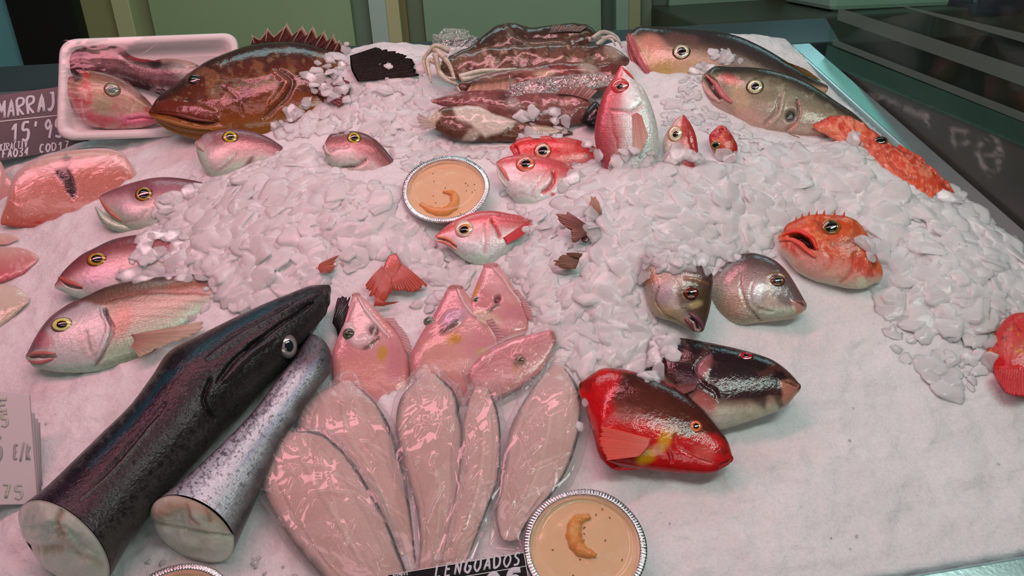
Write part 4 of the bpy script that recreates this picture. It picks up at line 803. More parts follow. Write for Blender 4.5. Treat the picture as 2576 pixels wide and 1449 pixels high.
fin(b, [(2265, 520), (2290, 530), (2320, 520)], [(2272, 575), (2300, 590), (2345, 560)], (214, 70, 40), (226, 110, 70), rays=9, at=(2290, 525), tip=.006)
D, V = st_('1966,588|1958,607 1978,566|1962,634 2003,552|1980,656 2035,541|2004,684 2093,540|2046,706 2140,548|2096,720 2176,578|2152,728 2194,614|2182,724 2208,650|2206,712')
b = fish('scorpionfish', 'orange scorpionfish head with gaping black mouth rising from the ice', D, V, 'scorpion', None, m=.6, k=.5, h=.030, anchor=(2080, 640), L='n', rough_h=.0007, rough_s=20, grad=[(0, (190, 66, 32)), (.35, (212, 90, 48)), (.6, (216, 104, 74)), (.8, (226, 150, 138)), (1, (212, 190, 170))], feats=[
    ('n', 22, (236, 140, 90), .4, .58, 3, (0, .5)), ('n', 24, (200, 54, 34), .7, .54, 8, (.4, .85)), ('n', 34, (120, 56, 36), .5, .55, 5, (.0, .6)), ('n', 10, (236, 150, 90), .35, .6, 17, (0, .6)),
    ('p', [(1985, 592), (2012, 586), (2035, 600), (2052, 626), (2034, 622), (2012, 606), (1992, 601)], (10, 6, 8), 1, -.012, 3), ('p', [(2005, 640), (2050, 655), (2090, 700), (2050, 705), (2000, 675)], (226, 150, 146), .6, 0, 8),
    ('s', [(2150, 640), (2140, 690), (2110, 712)], 8, (206, 70, 50), .6, -.0016), ('s', [(2170, 590), (2186, 640), (2176, 700)], 10, (206, 90, 60), .6, .002), ('b', (2150, 610), (22, 40), 10, (130, 84, 66), .45, 0), ('s', [(2075, 625), (2090, 655), (2080, 680)], 7, (214, 90, 60), .5, -.001), ('b', (2168, 715), (14, 20), 0, (222, 210, 180), .8, 0)])
eye(b, (2091, 573), 25, (86, 74, 30), (190, 80, 50), .6, ry=24, out=(120, 96, 40), pc=(10, 14, 16), proud=.4)
lip(b, [(1968, 594), (1990, 583), (2022, 586), (2044, 604), (2056, 630)], 14, (222, 60, 46), lift=1); lip(b, [(1962, 606), (1985, 602), (2010, 612), (2032, 632), (2052, 648)], 16, (226, 90, 76), lift=1)
X_ = [surf(b, p) for p in ((2000, 556), (2016, 548), (2032, 543), (2052, 541), (2074, 540), (2100, 541), (2122, 545))]
for P_, n_ in X_:
    v, f = tube(np.array([P_ - n_ * .002, P_ + b.e1[10] * .003, P_ + b.e1[10] * .006]), [.0018, .001, .0002], 8); mesh_obj('head_spine', v, f, MT['fin'], b.root, col=np.broadcast_to(A(206, 84, 56, 'n'), v.shape), suv=v * 100)
D, V = st_('2484,880|2486,905 2503,838|2500,935 2542,792|2530,985 2590,786|2590,1006 2660,790|2655,1008 2720,820|2715,980')
b = fish('red_gurnard', 'scarlet fish speckled with yellow, cut off by the right edge of the ice view', D, V, 'scorpion', None, m=.4, k=.36, h=.012, anchor=(2570, 900), L='n', grad=[(0, (196, 40, 44)), (.3, (206, 70, 66)), (.55, (206, 90, 84)), (.7, (206, 40, 40)), (1, (200, 36, 40))], feats=[('n', 14, (206, 140, 20), .8, .62, 3, (.2, .6)), ('n', 9, (110, 20, 20), .6, .66, 8, (.1, .6)), ('s', [(2500, 925), (2540, 930), (2580, 925)], 5, (230, 70, 60), .5, .0015), ('s', [(2530, 1004), (2580, 1005)], 6, (120, 10, 20), .8, -.001)])
fin(b, [(2500, 928), (2545, 925), (2590, 922)], [(2508, 955), (2535, 992), (2590, 1000)], (206, 40, 44), (200, 40, 44), rays=14, at=(2545, 926), tip=.003, rag=.05)

# ------------------------------------------------------------------ gilt-head breams
GB = [(0, (60, 44, 46)), (.2, (110, 84, 82)), (.42, (170, 134, 132)), (.65, (200, 170, 162)), (1, (176, 156, 136))]; G4 = 'gilt-head breams side by side'
D, V = st_('2025,758|2022,782 2006,724|2000,799 1978,681|1960,807 1941,650|1905,814 1901,637|1862,818 1868,638|1815,800 1830,655|1786,765 1800,690|1770,735')
b = fish('gilthead_bream', 'gilt-head bream with pale lips pointing right, farther of the pair', D, V, 'gilt', G4, head=.5, m=.5, k=.42, h=.020, anchor=(1910, 730), L='n', grad=GB, feats=[
    ('p', [(1942, 700), (1970, 700), (2000, 728), (2020, 755), (1990, 770), (1960, 760), (1940, 735)], (96, 80, 84), .75, 0, 8), ('b', (1905, 735), (24, 34), 20, (206, 186, 190), .7, .0008), ('s', [(1862, 690), (1868, 735), (1884, 775), (1914, 806)], 4, (90, 60, 54), .8, -.0018), ('s', [(1900, 700), (1888, 740), (1900, 770), (1945, 785)], 4, (130, 104, 100), .6, -.0012), ('b', (1960, 785), (56, 14), -6, (196, 190, 174), .8, 0), ('p', [(1992, 755), (2022, 760), (2020, 785), (2002, 790)], (206, 140, 130), .8, .001, 4), ('s', [(1930, 692), (1955, 686), (1978, 698)], 6, (130, 84, 40), .7, .001), ('b', (1840, 770), (36, 36), 30, (206, 150, 130), .6, 0)])
eye(b, (1953, 706), 21, (110, 70, 34), (80, 56, 50), .52, ry=16, pc=(30, 36, 44)); lip(b, [(2002, 756), (2016, 764), (2024, 770)], 9, (120, 80, 76))
D, V = st_('1772,827|1738,832 1782,796|1692,809 1790,756|1650,796 1794,716|1632,765 1788,680|1622,716 1760,650|1620,685 1715,636|1625,662')
b = fish('gilthead_bream', 'gilt-head bream with purple pouting lips pointing down at the dark parrotfish', D, V, 'gilt', G4, head=.6, m=.6, k=.48, h=.024, anchor=(1710, 740), L='n', grad=GB, feats=[
    ('p', [(1700, 730), (1740, 700), (1785, 730), (1785, 790), (1765, 812), (1735, 790), (1710, 770)], (90, 66, 44), .8, 0, 8), ('b', (1670, 735), (30, 30), 30, (186, 160, 172), .6, .0008), ('s', [(1720, 700), (1752, 704), (1784, 716)], 5, (150, 100, 40), .7, .001), ('s', [(1656, 720), (1650, 755), (1672, 790), (1700, 806)], 4, (120, 90, 70), .7, -.0014), ('b', (1690, 790), (36, 16), 20, (206, 170, 130), .7, 0), ('b', (1750, 765), (18, 10), -20, (226, 190, 140), .6, 0), ('s', [(1738, 800), (1750, 806), (1756, 830)], 6, (40, 14, 20), .9, -.003), ('s', [(1640, 660), (1700, 680), (1790, 700)], 9, (100, 74, 70), .5, .0006), ('b', (1625, 700), (26, 18), 0, (190, 110, 80), .7, 0)])
eye(b, (1740, 737), 20, (110, 30, 16), (60, 36, 24), .52, ry=18, pc=(20, 14, 12)); lip(b, [(1733, 786), (1752, 800), (1766, 818), (1768, 830)], 13, (120, 70, 84)); lip(b, [(1722, 800), (1736, 814), (1746, 832)], 13, (130, 70, 76))

# ------------------------------------------------------------------ parrotfish
G5 = 'parrotfish pair'
D, V = st_('2010,964|2007,988 1985,936|1973,1027 1946,907|1927,1046 1887,886|1872,1065 1803,866|1802,1082 1720,851|1742,1064 1672,850|1690,1015 1645,865|1655,950')
b = fish('parrotfish', 'blackish purple parrotfish with red-ringed eye and pale chin', D, V, 'parrot', G5, m=.4, k=.42, h=.024, anchor=(1830, 970), L='n', grad=[(0, (24, 14, 14)), (.15, (36, 18, 20)), (.5, (46, 22, 28)), (.7, (64, 34, 36)), (.82, (170, 140, 124)), (1, (190, 170, 150))], feats=[
    ('p', [(1800, 1020), (1860, 1022), (1925, 1022), (1975, 1015), (1975, 1030), (1925, 1048), (1870, 1068), (1800, 1085)], (196, 180, 160), .9, 0, 12), ('p', [(1880, 990), (1905, 1020), (1925, 1030), (1930, 1005), (1925, 985)], (44, 24, 26), .8, 0, 8), ('p', [(1945, 1000), (1960, 1028), (1975, 1020), (1965, 995)], (60, 34, 30), .7, 0, 5), ('p', [(1962, 958), (1990, 955), (2010, 968), (2004, 992), (1975, 1024), (1968, 1000)], (196, 130, 112), .85, 0, 6),
    ('b', (1770, 925), (18, 36), 20, (190, 116, 122), .85, .001), ('s', [(1790, 885), (1765, 900), (1748, 930), (1770, 965), (1800, 985), (1808, 1010)], 6, (30, 14, 20), .7, -.002), ('n', 34, (96, 56, 48), .5, .55, 5, (.0, .6)), ('b', (1770, 1010), (40, 22), 35, (206, 110, 106), .7, 0), ('b', (1800, 1060), (60, 16), -8, (206, 190, 184), .6, 0), ('s', [(1975, 960), (2006, 972)], 4, (90, 40, 36), .8, -.001)])
eye(b, (1876, 896), 20, mixn=.4, iris=(196, 30, 50), ring=(60, 26, 34), pup=.42, ry=13, out=(180, 30, 50), proud=.2)
fin(b, [(1770, 962), (1756, 968), (1748, 980)], [(1700, 966), (1690, 976), (1700, 1000)], (130, 70, 72), (150, 80, 80), rays=10, at=(1756, 970))
D, V = st_('1842,1146|1838,1164 1832,1113|1803,1187 1803,1071|1733,1191 1761,1021|1670,1187 1706,978|1600,1178 1636,946|1545,1168 1563,929|1508,1150 1513,928|1490,1085 1466,958|1470,1015')
b = fish('parrotfish', 'brilliant red parrotfish with brown back and yellow cheek marks', D, V, 'parrot', G5, m=.35, k=.42, h=.026, anchor=(1660, 1075), L='n', grad=[(0, (50, 20, 16)), (.16, (78, 32, 22)), (.42, (98, 44, 32)), (.52, (140, 56, 44)), (.62, (210, 36, 34)), (.8, (214, 20, 26)), (1, (190, 8, 14))], feats=[
    ('p', [(1462, 945), (1515, 925), (1570, 930), (1560, 950), (1540, 1000), (1545, 1050), (1500, 1080), (1475, 1020)], (206, 14, 28), .95, 0, 12), ('s', [(1560, 930), (1640, 945), (1706, 976)], 7, (190, 20, 30), .8, 0), ('p', [(1700, 1100), (1760, 1090), (1800, 1090), (1842, 1130), (1838, 1165), (1800, 1188), (1720, 1180), (1690, 1150)], (206, 30, 36), .9, 0, 10),
    ('b', (1672, 1108), (18, 28), 15, (226, 160, 20), .9, 0), ('b', (1625, 1148), (28, 20), -25, (226, 160, 20), .9, 0), ('b', (1655, 1130), (16, 14), 0, (226, 170, 130), .6, 0), ('b', (1700, 1085), (20, 14), 0, (170, 100, 30), .6, 0), ('b', (1770, 1140), (30, 22), 20, (226, 110, 100), .55, 0), ('s', [(1698, 1095), (1705, 1120), (1735, 1145), (1790, 1165)], 4, (226, 100, 90), .5, -.0012), ('s', [(1672, 1120), (1685, 1140), (1690, 1165)], 5, (170, 20, 30), .6, -.0014), ('n', 30, (70, 26, 22), .5, .54, 9, (0, .5)), ('s', [(1810, 1172), (1838, 1155)], 4, (110, 20, 20), .8, -.0012), ('b', (1580, 1040), (40, 26), 0, (140, 84, 70), .5, 0), ('p', [(1722, 1080), (1736, 1078), (1742, 1090), (1726, 1104)], (60, 16, 16), .8, 0, 3)])
eye(b, (1751, 1073), 16, (232, 110, 40), (180, 40, 30), .5, ry=16, out=(236, 150, 90)); lip(b, [(1806, 1176), (1826, 1170), (1840, 1158)], 6, (130, 40, 34))
fin(b, [(1640, 1104), (1632, 1124), (1608, 1148)], [(1508, 1070), (1502, 1110), (1524, 1158)], (214, 90, 74), (220, 74, 58), rays=16, at=(1628, 1124), tip=.006, rag=.06)
fin(b, [(1512, 1152), (1560, 1172), (1610, 1180)], [(1506, 1148), (1545, 1182), (1590, 1182)], (190, 20, 26), (196, 24, 30), name='pelvic_fin', rays=8, at=(1560, 1165), up=0, tip=0, rag=.05)

# ------------------------------------------------------------------ hake
D, V = st_('824,716|832,738 780,722|831,782 700,754|802,832 600,800|752,900 505,848|690,965 415,900|630,1030 378,955|570,1085 330,1020|520,1140 250,1100|460,1205 170,1180|400,1275 95,1255|345,1350 28,1312|300,1432')
hk = fish('hake', 'big dark hake with its head at the top and a pale cut end', D, V, 'hake', None, m=0., k=[.6, .75, .85, .85, .85, .85, .85, .85, .85, .85, .85, .85], h=.042, anchor=(430, 1060), cap1=False, shear=.42, step=2.8, L='p',
    grad=[(0, (85, 72, 72)), (.12, (51, 42, 45)), (.25, (29, 23, 28)), (.45, (45, 28, 38)), (.6, (38, 26, 29)), (.8, (57, 42, 44)), (1, (74, 59, 59))], feats=[('n', 90, (68, 32, 53), .45, .52, 21, (.25, .7)), ('n', 60, (22, 42, 47), .5, .56, 25, (.05, .35)),  # purple-brown sheen put into the mottle colour
    ('n', 12, (88, 76, 76), .5, .55, 3, (0, .35)), ('n', 7, (14, 11, 13), .7, .52, 8, (.2, 1)), ('p', [(820, 716), (700, 754), (560, 820), (430, 900), (520, 960), (640, 960), (760, 900), (830, 800), (835, 740)], (38, 28, 32), .7, 0, 30),
    ('s', [(800, 740), (700, 790), (600, 850), (520, 905)], 12, (62, 42, 51), .7, .002), ('s', [(790, 760), (700, 820), (620, 880)], 8, (14, 10, 13), .8, -.003), ('s', [(740, 760), (640, 815), (560, 855)], 8, (17, 13, 14), .7, -.002), ('s', [(690, 850), (620, 900), (560, 960)], 10, (54, 37, 44), .6, .0025), ('s', [(660, 845), (590, 905), (545, 965)], 8, (13, 8, 10), .7, -.003),
    ('s', [(700, 760), (560, 840), (480, 900), (420, 960)], 16, (18, 62, 72), .6, 0), ('s', [(430, 930), (330, 1060), (220, 1180)], 16, (18, 62, 72), .6, 0), ('s', [(400, 1050), (300, 1170), (200, 1260)], 7, (96, 76, 76), .6, .001), ('s', [(420, 1010), (330, 1120), (230, 1230)], 10, (17, 13, 13), .7, -.001),
    ('b', (720, 860), (40, 26), -35, (44, 31, 25), .7, 0), ('b', (560, 1000), (90, 50), -50, (29, 23, 25), .6, 0), ('s', [(530, 950), (515, 1010), (540, 1060)], 8, (20, 14, 16), .7, -.004), ('s', [(815, 730), (826, 780), (795, 830), (740, 890)], 7, (17, 10, 13), .8, -.003)])
eye(hk, (724, 871), 23, (150, 120, 124), (96, 74, 78), .52, ry=31, pc=(24, 26, 32), mixn=.3)
cut_face(hk, 1, [([(60, 1330), (150, 1330), (240, 1400)], 10, (206, 190, 176), .5, -.003), ([(150, 1290), (140, 1320), (150, 1350)], 9, (206, 140, 126), .8, -.003), ([(150, 1350), (190, 1390), (250, 1425)], 10, (206, 160, 140), .6, -.003), ([(60, 1375), (110, 1385), (150, 1380)], 14, (170, 130, 84), .7, -.004), ([(20, 1350), (60, 1365)], 14, (222, 176, 160), .5, 0)], (250, 226, 206), bulge=.012, rim=(90, 60, 60), seed=3)
D, V = st_('770,850|838,900 735,905|835,930 690,965|798,980 630,1045|750,1050 570,1110|715,1110 510,1170|690,1170 440,1235|655,1250 368,1296|604,1368')
h2 = fish('hake_piece', 'silver speckled hake piece with a pale cut end, tucked under the dark hake', D, V, 'silver', None, m=0., k=.8, h=.030, anchor=(560, 1200), cap1=False, shear=.42, step=2.8, grad=[(0, (60, 46, 50)), (.16, (110, 86, 94)), (.34, (196, 168, 182)), (.6, (222, 196, 206)), (.85, (200, 176, 184)), (1, (96, 76, 80))], feats=[
    ('n', 5, (56, 40, 46), .8, .56, 3, (.0, .55)), ('n', 4.5, (70, 54, 60), .7, .60, 7, (.4, .95)), ('p', [(700, 820), (880, 820), (860, 915), (800, 935), (740, 930)], (50, 36, 42), .85, 0, 25), ('s', [(800, 900), (700, 1050), (600, 1180)], 14, (150, 140, 170), .4, 0), ('s', [(740, 930), (640, 1060), (560, 1170)], 8, (110, 90, 90), .5, 0)])
cut_face(h2, 1, [([(400, 1290), (470, 1265), (540, 1290), (585, 1320)], 22, (206, 140, 120), .7, .002), ([(370, 1310), (450, 1330), (540, 1345), (590, 1350)], 5, (190, 166, 140), .6, -.003), ([(470, 1270), (480, 1300), (500, 1320)], 6, (196, 116, 100), .6, -.001), ([(520, 1280), (530, 1310)], 6, (196, 116, 100), .6, -.001), ([(440, 1380), (500, 1385)], 12, (190, 176, 140), .5, 0)], (250, 226, 206), bulge=.010, rim=(150, 110, 100), seed=6)

# ------------------------------------------------------------------ skinned flatfish heads
G6 = 'skinned pink flatfish with pointed snouts'
SK = [(0, (214, 126, 126)), (.3, (222, 138, 142)), (.6, (218, 126, 130)), (1, (206, 116, 124))]
D, V = st_('903,740|887,744 920,755|878,775 950,785|866,815 985,820|850,850 1014,862|836,892 1030,920|836,935 1030,975|846,985 1010,1030|880,1030')
b = FA = fish('flatfish', 'skinned pink flatfish beside the hake head, round dark eye on its left', D, V, 'flesh', G6, m=.45, k=.2, h=.014, anchor=(930, 880), sup=.7, grad=SK, feats=[('p', [(840, 900), (930, 905), (1010, 890), (1030, 980), (860, 1000)], (226, 134, 126), .6, 0, 20), ('p', [(890, 745), (930, 770), (960, 830), (900, 870), (860, 850)], (232, 178, 184), .6, .001, 18), ('p', [(980, 850), (1020, 880), (1010, 960), (970, 960)], (206, 110, 128), .6, 0, 12), ('s', [(860, 960), (920, 950), (980, 990)], 3, (206, 110, 116), .4, -.0004), ('b', (940, 832), (14, 13), 20, (90, 10, 26), .95, -.004), ('s', [(914, 878), (938, 862), (954, 846)], 9, (96, 66, 62), .9, .001), ('s', [(900, 750), (935, 800), (980, 850)], 6, (240, 190, 196), .5, .002), ('s', [(890, 760), (868, 815)], 6, (206, 116, 122), .5, -.001), ('s', [(945, 820), (936, 845), (925, 862)], 5, (230, 190, 190), .6, .002), ('b', (962, 888), (15, 22), 8, (206, 130, 40), .85, 0), ('s', [(886, 742), (905, 742)], 9, (150, 80, 70), .7, .001), ('s', [(870, 815), (900, 862), (930, 850)], 22, (236, 190, 200), .4, .0018)])
eye(b, (878, 843), 15, (90, 80, 56), (110, 80, 76), .6, proud=.5, pc=(46, 40, 26))
D, V = st_('1162,722|1128,724 1182,748|1112,752 1205,785|1092,790 1230,820|1066,830 1252,850|1045,868 1262,890|1032,900 1262,935|1036,945 1240,980|1060,985')
b = FB = fish('flatfish', 'skinned pink flatfish in the middle with greyish eye and orange patch', D, V, 'flesh', G6, m=.45, k=.2, h=.016, anchor=(1150, 870), sup=.7, grad=SK, feats=[('p', [(1128, 722), (1165, 725), (1170, 770), (1100, 800), (1090, 790)], (226, 130, 146), .7, .001, 10), ('b', (1140, 800), (36, 20), -30, (196, 140, 170), .7, .002), ('s', [(1108, 838), (1130, 826), (1150, 808)], 10, (96, 66, 58), .9, .001), ('s', [(1150, 728), (1190, 790), (1215, 800)], 6, (240, 190, 196), .5, .002), ('s', [(1120, 740), (1090, 800)], 6, (206, 110, 120), .5, -.001), ('b', (1142, 852), (20, 17), -35, (206, 124, 36), .9, 0), ('p', [(1060, 860), (1120, 850), (1180, 900), (1150, 950), (1050, 950)], (232, 150, 140), .5, .001, 20), ('p', [(1190, 820), (1250, 850), (1250, 900), (1180, 890)], (214, 120, 134), .6, 0, 12), ('s', [(1208, 795), (1235, 830), (1252, 862)], 5, (236, 190, 190), .7, .002), ('s', [(1130, 724), (1162, 724)], 9, (130, 60, 56), .8, .001), ('b', (1212, 884), (18, 10), -20, (206, 150, 70), .6, 0)])
eye(b, (1076, 806), 16, (120, 106, 96), (150, 110, 106), .55, ry=13, proud=.5, pc=(96, 90, 80))
D, V = st_('1252,667|1218,670 1275,695|1204,702 1296,730|1190,738 1316,765|1180,770 1328,795|1180,800 1330,830|1190,835')
b = FC = fish('flatfish', 'skinned pink flatfish farthest up the ice with a dark hole for a mouth', D, V, 'flesh', G6, m=.45, k=.2, h=.016, anchor=(1255, 755), sup=.7, grad=SK, feats=[('b', (1192, 735), (14, 26), 25, (214, 130, 80), .8, 0), ('b', (1250, 752), (8, 13), 25, (80, 10, 14), .95, -.004), ('s', [(1226, 790), (1244, 772), (1256, 764)], 8, (96, 66, 60), .85, .001), ('s', [(1240, 672), (1285, 730), (1310, 765)], 5, (240, 196, 200), .5, .002), ('p', [(1218, 670), (1255, 668), (1280, 700), (1260, 740), (1210, 730)], (230, 150, 158), .7, .001, 12), ('p', [(1272, 760), (1316, 770), (1326, 810), (1270, 800)], (206, 110, 124), .6, 0, 10), ('s', [(1218, 668), (1252, 668)], 9, (170, 80, 84), .8, .001), ('b', (1222, 800), (40, 20), 20, (226, 180, 160), .6, .001)])
eye(b, (1168 + 30, 754), 9, (110, 90, 84), (190, 140, 130), .5, proud=.3, pc=(50, 40, 40))
D, V = st_('1396,862|1386,830 1380,900|1350,838 1360,935|1300,850 1330,960|1245,872 1290,985|1200,905 1250,1000|1180,945 1225,1005|1190,985')
b = fish('flatfish', 'skinned pink flatfish under crinkled film, snout pointing to the right', D, V, 'flesh', G6, m=.45, k=.2, h=.016, anchor=(1300, 915), sup=.7, grad=SK, feats=[('p', [(1300, 850), (1385, 832), (1396, 862), (1340, 862)], (222, 120, 136), .7, 0, 8), ('b', (1306, 906), (18, 16), 20, (120, 70, 56), .9, .002), ('b', (1298, 932), (10, 12), 0, (206, 130, 60), .7, 0), ('s', [(1388, 834), (1396, 862)], 9, (150, 80, 70), .8, .001)])
eye(b, (1308, 904), 10, (130, 90, 70), (150, 100, 84), .5, proud=.4, pc=(56, 34, 26))
bag(D, V, 16, dict(m=.45, k=.26, h=.016, anchor=(1300, 915)), 'plastic_bag', 'crinkled clear film over the flatfish whose snout points right', 'clear bags', seed=61, ends=12, amp=.005)

for b_, base_, tip_ in ((FA, [(968, 800), (1000, 840), (1016, 880)], [(992, 800), (1030, 850), (1044, 900)]), (FB, [(1222, 806), (1246, 845), (1258, 890)], [(1240, 800), (1272, 850), (1284, 905)]), (FC, [(1290, 730), (1312, 765), (1326, 800)], [(1304, 728), (1334, 770), (1346, 812)])):
    fin(b_, base_, tip_, (214, 120, 130), (224, 150, 154), name='side_fin', rays=12, tip=.001, up=0, mat='finclear')
# ------------------------------------------------------------------ soles in clear bags
G7 = 'soles in clear bags fanned out above the black sign'
SL = [(0, (76, 68, 70)), (.05, (206, 152, 150)), (.25, (222, 162, 160)), (.55, (220, 156, 156)), (.9, (214, 154, 154)), (1, (130, 100, 98))]
soles = [
 ('leftmost sole in a clear bag, broad and cut off by the photo edge', 'crumpled clear bag around the broad leftmost sole', '735,1086|700,1096 805,1090|666,1150 872,1146|660,1215 926,1225|690,1290 972,1310|745,1375 1006,1395|800,1440 1036,1480|850,1505', (830, 1270), .014),
 ('bagged sole lying partly under the leftmost broad sole', 'clear bag on the sole partly under the leftmost one', '892,966|846,968 938,1005|775,1008 978,1068|745,1088 1006,1150|800,1150 1024,1230|862,1210 1038,1330|930,1305 1052,1460|995,1460', (900, 1110), .008),
 ('straight middle sole of the bagged fan, its ridge down the centre', 'clear bag around the straight middle sole', '1098,943|1060,947 1140,982|1012,996 1160,1060|996,1080 1163,1150|1020,1180 1152,1250|1048,1280 1132,1350|1058,1370 1112,1449|1052,1460 1104,1500|1056,1500', (1085, 1180), .012),
 ('narrow bagged sole between the middle sole and the rightmost one', 'clear bag around the narrow sole right of the middle', '1228,968|1194,972 1252,1035|1168,1050 1260,1125|1160,1140 1250,1218|1148,1230 1214,1312|1130,1322 1172,1420|1110,1422 1150,1475|1108,1475', (1200, 1170), .014),
 ('rightmost bagged sole, leaning toward the red parrotfish', 'shiny clear bag around the rightmost sole', '1422,928|1384,924 1456,980|1332,990 1461,1060|1290,1062 1440,1150|1270,1150 1392,1240|1256,1242 1332,1310|1248,1302 1302,1355|1256,1345', (1370, 1110), .014)]
for i, (lb, bl_, rows, an, hh) in enumerate(soles):
    D, V = st_(rows); kw = dict(m=.12, k=.17, h=hh, anchor=an, sup=.62)
    c = (D + V) / 2; q1, q2 = D * .55 + V * .45, D * .38 + V * .62
    b = fish('sole', lb, D, V, 'sole', G7, grad=SL, feats=[('s', [tuple(p) for p in c[1:-1]], 5, (204, 146, 140), .7, -.0012), ('s', [tuple(p) for p in q1[1:-1]], 5, (232, 186, 178), .6, .0012), ('s', [tuple(p) for p in (D * .82 + V * .18)[1:-1]], 5, (200, 140, 134), .4, -.0008), ('s', [tuple(p) for p in (D * .16 + V * .84)[1:-1]], 5, (200, 140, 134), .4, -.0008), ('s', [tuple(p) for p in (D * .985 + V * .015)], 7, (46, 40, 46), .9, 0), ('n', 60, (200, 136, 128), .35, .55, i + 2)], seed=i, **kw)
    bag(D, V, 18, dict(m=.12, k=.23, h=hh + .001, anchor=an, sup=.7), 'plastic_bag', bl_, 'clear bags', seed=i * 3 + 1, ends=26, amp=.0045)

# ------------------------------------------------------------------ squid
SQ_ = []; G8 = 'squid piled at the back'
def squid(label, rows, h, grad, feats, an, k=.42, **kw):
    D, V = st_(rows); SQ_.append(fish('squid', label, D, V, 'squid', G8, cat='squid', m=.5, k=k, h=h, anchor=an, grad=grad, feats=feats, rough_h=.003, rough_s=46, **kw)); return SQ_[-1]
squid('topmost dark brown squid of the pile against the green wall', '1130,140|1134,152 1195,106|1190,165 1240,68|1250,168 1290,57|1320,160 1345,68|1380,150 1400,64|1430,140 1465,61|1470,125 1490,74|1488,110', .062, [(0, (52, 40, 32)), (.5, (80, 52, 41)), (1, (104, 67, 57))], [('n', 30, (43, 27, 22), .6, .52, 3), ('s', [(1270, 62), (1290, 95), (1350, 110), (1430, 108)], 14, (104, 88, 76), .6, .002)], (1320, 115), L='n')
squid('long brown squid in the upper middle of the pile', '1100,160|1104,178 1170,128|1170,212 1260,118|1260,222 1360,112|1360,212 1460,112|1460,200 1545,118|1545,192 1580,142|1578,165', .052, [(0, (96, 57, 49)), (.4, (120, 70, 60)), (1, (128, 76, 68))], [('n', 30, (68, 35, 30), .7, .52, 5), ('n', 16, (203, 142, 133), .5, .63, 8), ('b', (1545, 130), (26, 20), 30, (180, 133, 127), .7, .001)], (1350, 160))
squid('reddish squid with pale torn patches in the centre of the pile', '1148,212|1152,226 1210,190|1210,236 1300,172|1300,240 1400,158|1400,236 1500,160|1500,230 1570,166|1570,215 1590,185|1588,196', .046, [(0, (120, 52, 49)), (.5, (140, 67, 62)), (1, (136, 72, 67))], [('n', 36, (88, 35, 33), .6, .52, 9), ('b', (1250, 208), (44, 11), -8, (220, 167, 152), .85, .001), ('b', (1370, 185), (30, 10), -6, (214, 152, 138), .8, 0), ('b', (1480, 172), (30, 14), 10, (195, 152, 148), .7, 0), ('s', [(1200, 196), (1300, 178), (1380, 172)], 10, (180, 123, 117), .5, 0)], (1370, 200))
squid('dusky pink squid above the front brown one', '1084,250|1088,262 1140,236|1150,276 1220,226|1240,300 1310,224|1320,316 1400,226|1410,318 1470,232|1476,306 1505,258|1502,280', .036, [(0, (132, 64, 67)), (.5, (136, 73, 73)), (1, (120, 64, 62))], [('n', 26, (190, 114, 110), .5, .56, 4), ('b', (1275, 250), (30, 16), 20, (67, 32, 35), .7, -.001), ('b', (1290, 262), (20, 16), 20, (186, 142, 142), .7, .002), ('s', [(1100, 258), (1180, 252), (1250, 262)], 10, (112, 36, 43), .6, 0)], (1310, 270))
squid('front squid with glossy brown patches and bare white flesh', '1080,300|1086,318 1110,272|1122,342 1180,266|1200,356 1260,284|1290,358 1330,304|1360,350 1400,320|1410,342 1440,332|1440,338', .026, [(0, (120, 67, 57)), (.5, (112, 64, 51)), (1, (96, 52, 43))], [('n', 12, (72, 32, 24), .6, .55, 7), ('p', [(1140, 268), (1200, 266), (1250, 290), (1300, 305), (1270, 330), (1220, 345), (1190, 318), (1150, 300)], (220, 174, 169), .95, .0015, 5), ('p', [(1340, 315), (1420, 325), (1400, 340), (1320, 345)], (210, 167, 159), .9, .001, 5), ('p', [(1076, 296), (1100, 280), (1112, 290), (1092, 322)], (220, 170, 160), .9, .001, 4), ('p', [(1190, 318), (1215, 335), (1190, 356), (1160, 350)], (206, 160, 150), .7, .001, 4)], (1250, 310))
sqf = SQ_[-1]
fin(sqf, [(1082, 302), (1092, 312), (1098, 322)], [(1050, 282), (1040, 305), (1066, 330)], (206, 160, 156), (190, 140, 136), name='mantle_fin', rays=5, rag=.25, at=(1095, 310), tip=.002, up=0, mat='finclear')
fin(SQ_[3], [(1400, 236), (1440, 240), (1480, 252)], [(1420, 206), (1462, 204), (1506, 226)], (130, 66, 66), (150, 84, 80), name='mantle_fin', rays=6, rag=.15, at=(1440, 245), tip=.004)
fin(SQ_[0], [(1380, 84), (1420, 80), (1460, 80)], [(1392, 62), (1432, 58), (1484, 62)], (60, 46, 38), (80, 62, 50), name='mantle_fin', rays=6, rag=.2, at=(1420, 85), tip=.004)
fin(SQ_[2], [(1190, 205), (1230, 198), (1280, 190)], [(1170, 236), (1215, 240), (1282, 232)], (150, 74, 66), (196, 130, 116), name='mantle_fin', rays=6, rag=.2, at=(1230, 210), tip=.006)
def arms(label, paths, col0, base_px, h, r0=.0045):
    P0, N0 = tilted(base_px, .5, h); o = None
    for p in paths:
        q = spline(p, 22); X = on_plane(q, P0, N0) + N0 * (.004 * np.sin(np.linspace(0, 5, 22) + p[0][0]))[:, None]
        if o is None: o = thing('squid_tentacles', P0, label, 'squid', 'squid piled at the back')
        v, f = tube(X, np.linspace(r0, .0014, 22), 12); c_ = np.broadcast_to(A(*col0), v.shape) * (.9 + .2 * RNG.random())
        mesh_obj('tentacle', v, f, MT['squid'], o, col=c_, suv=v * 100); OBST.append((v, f))
    return o
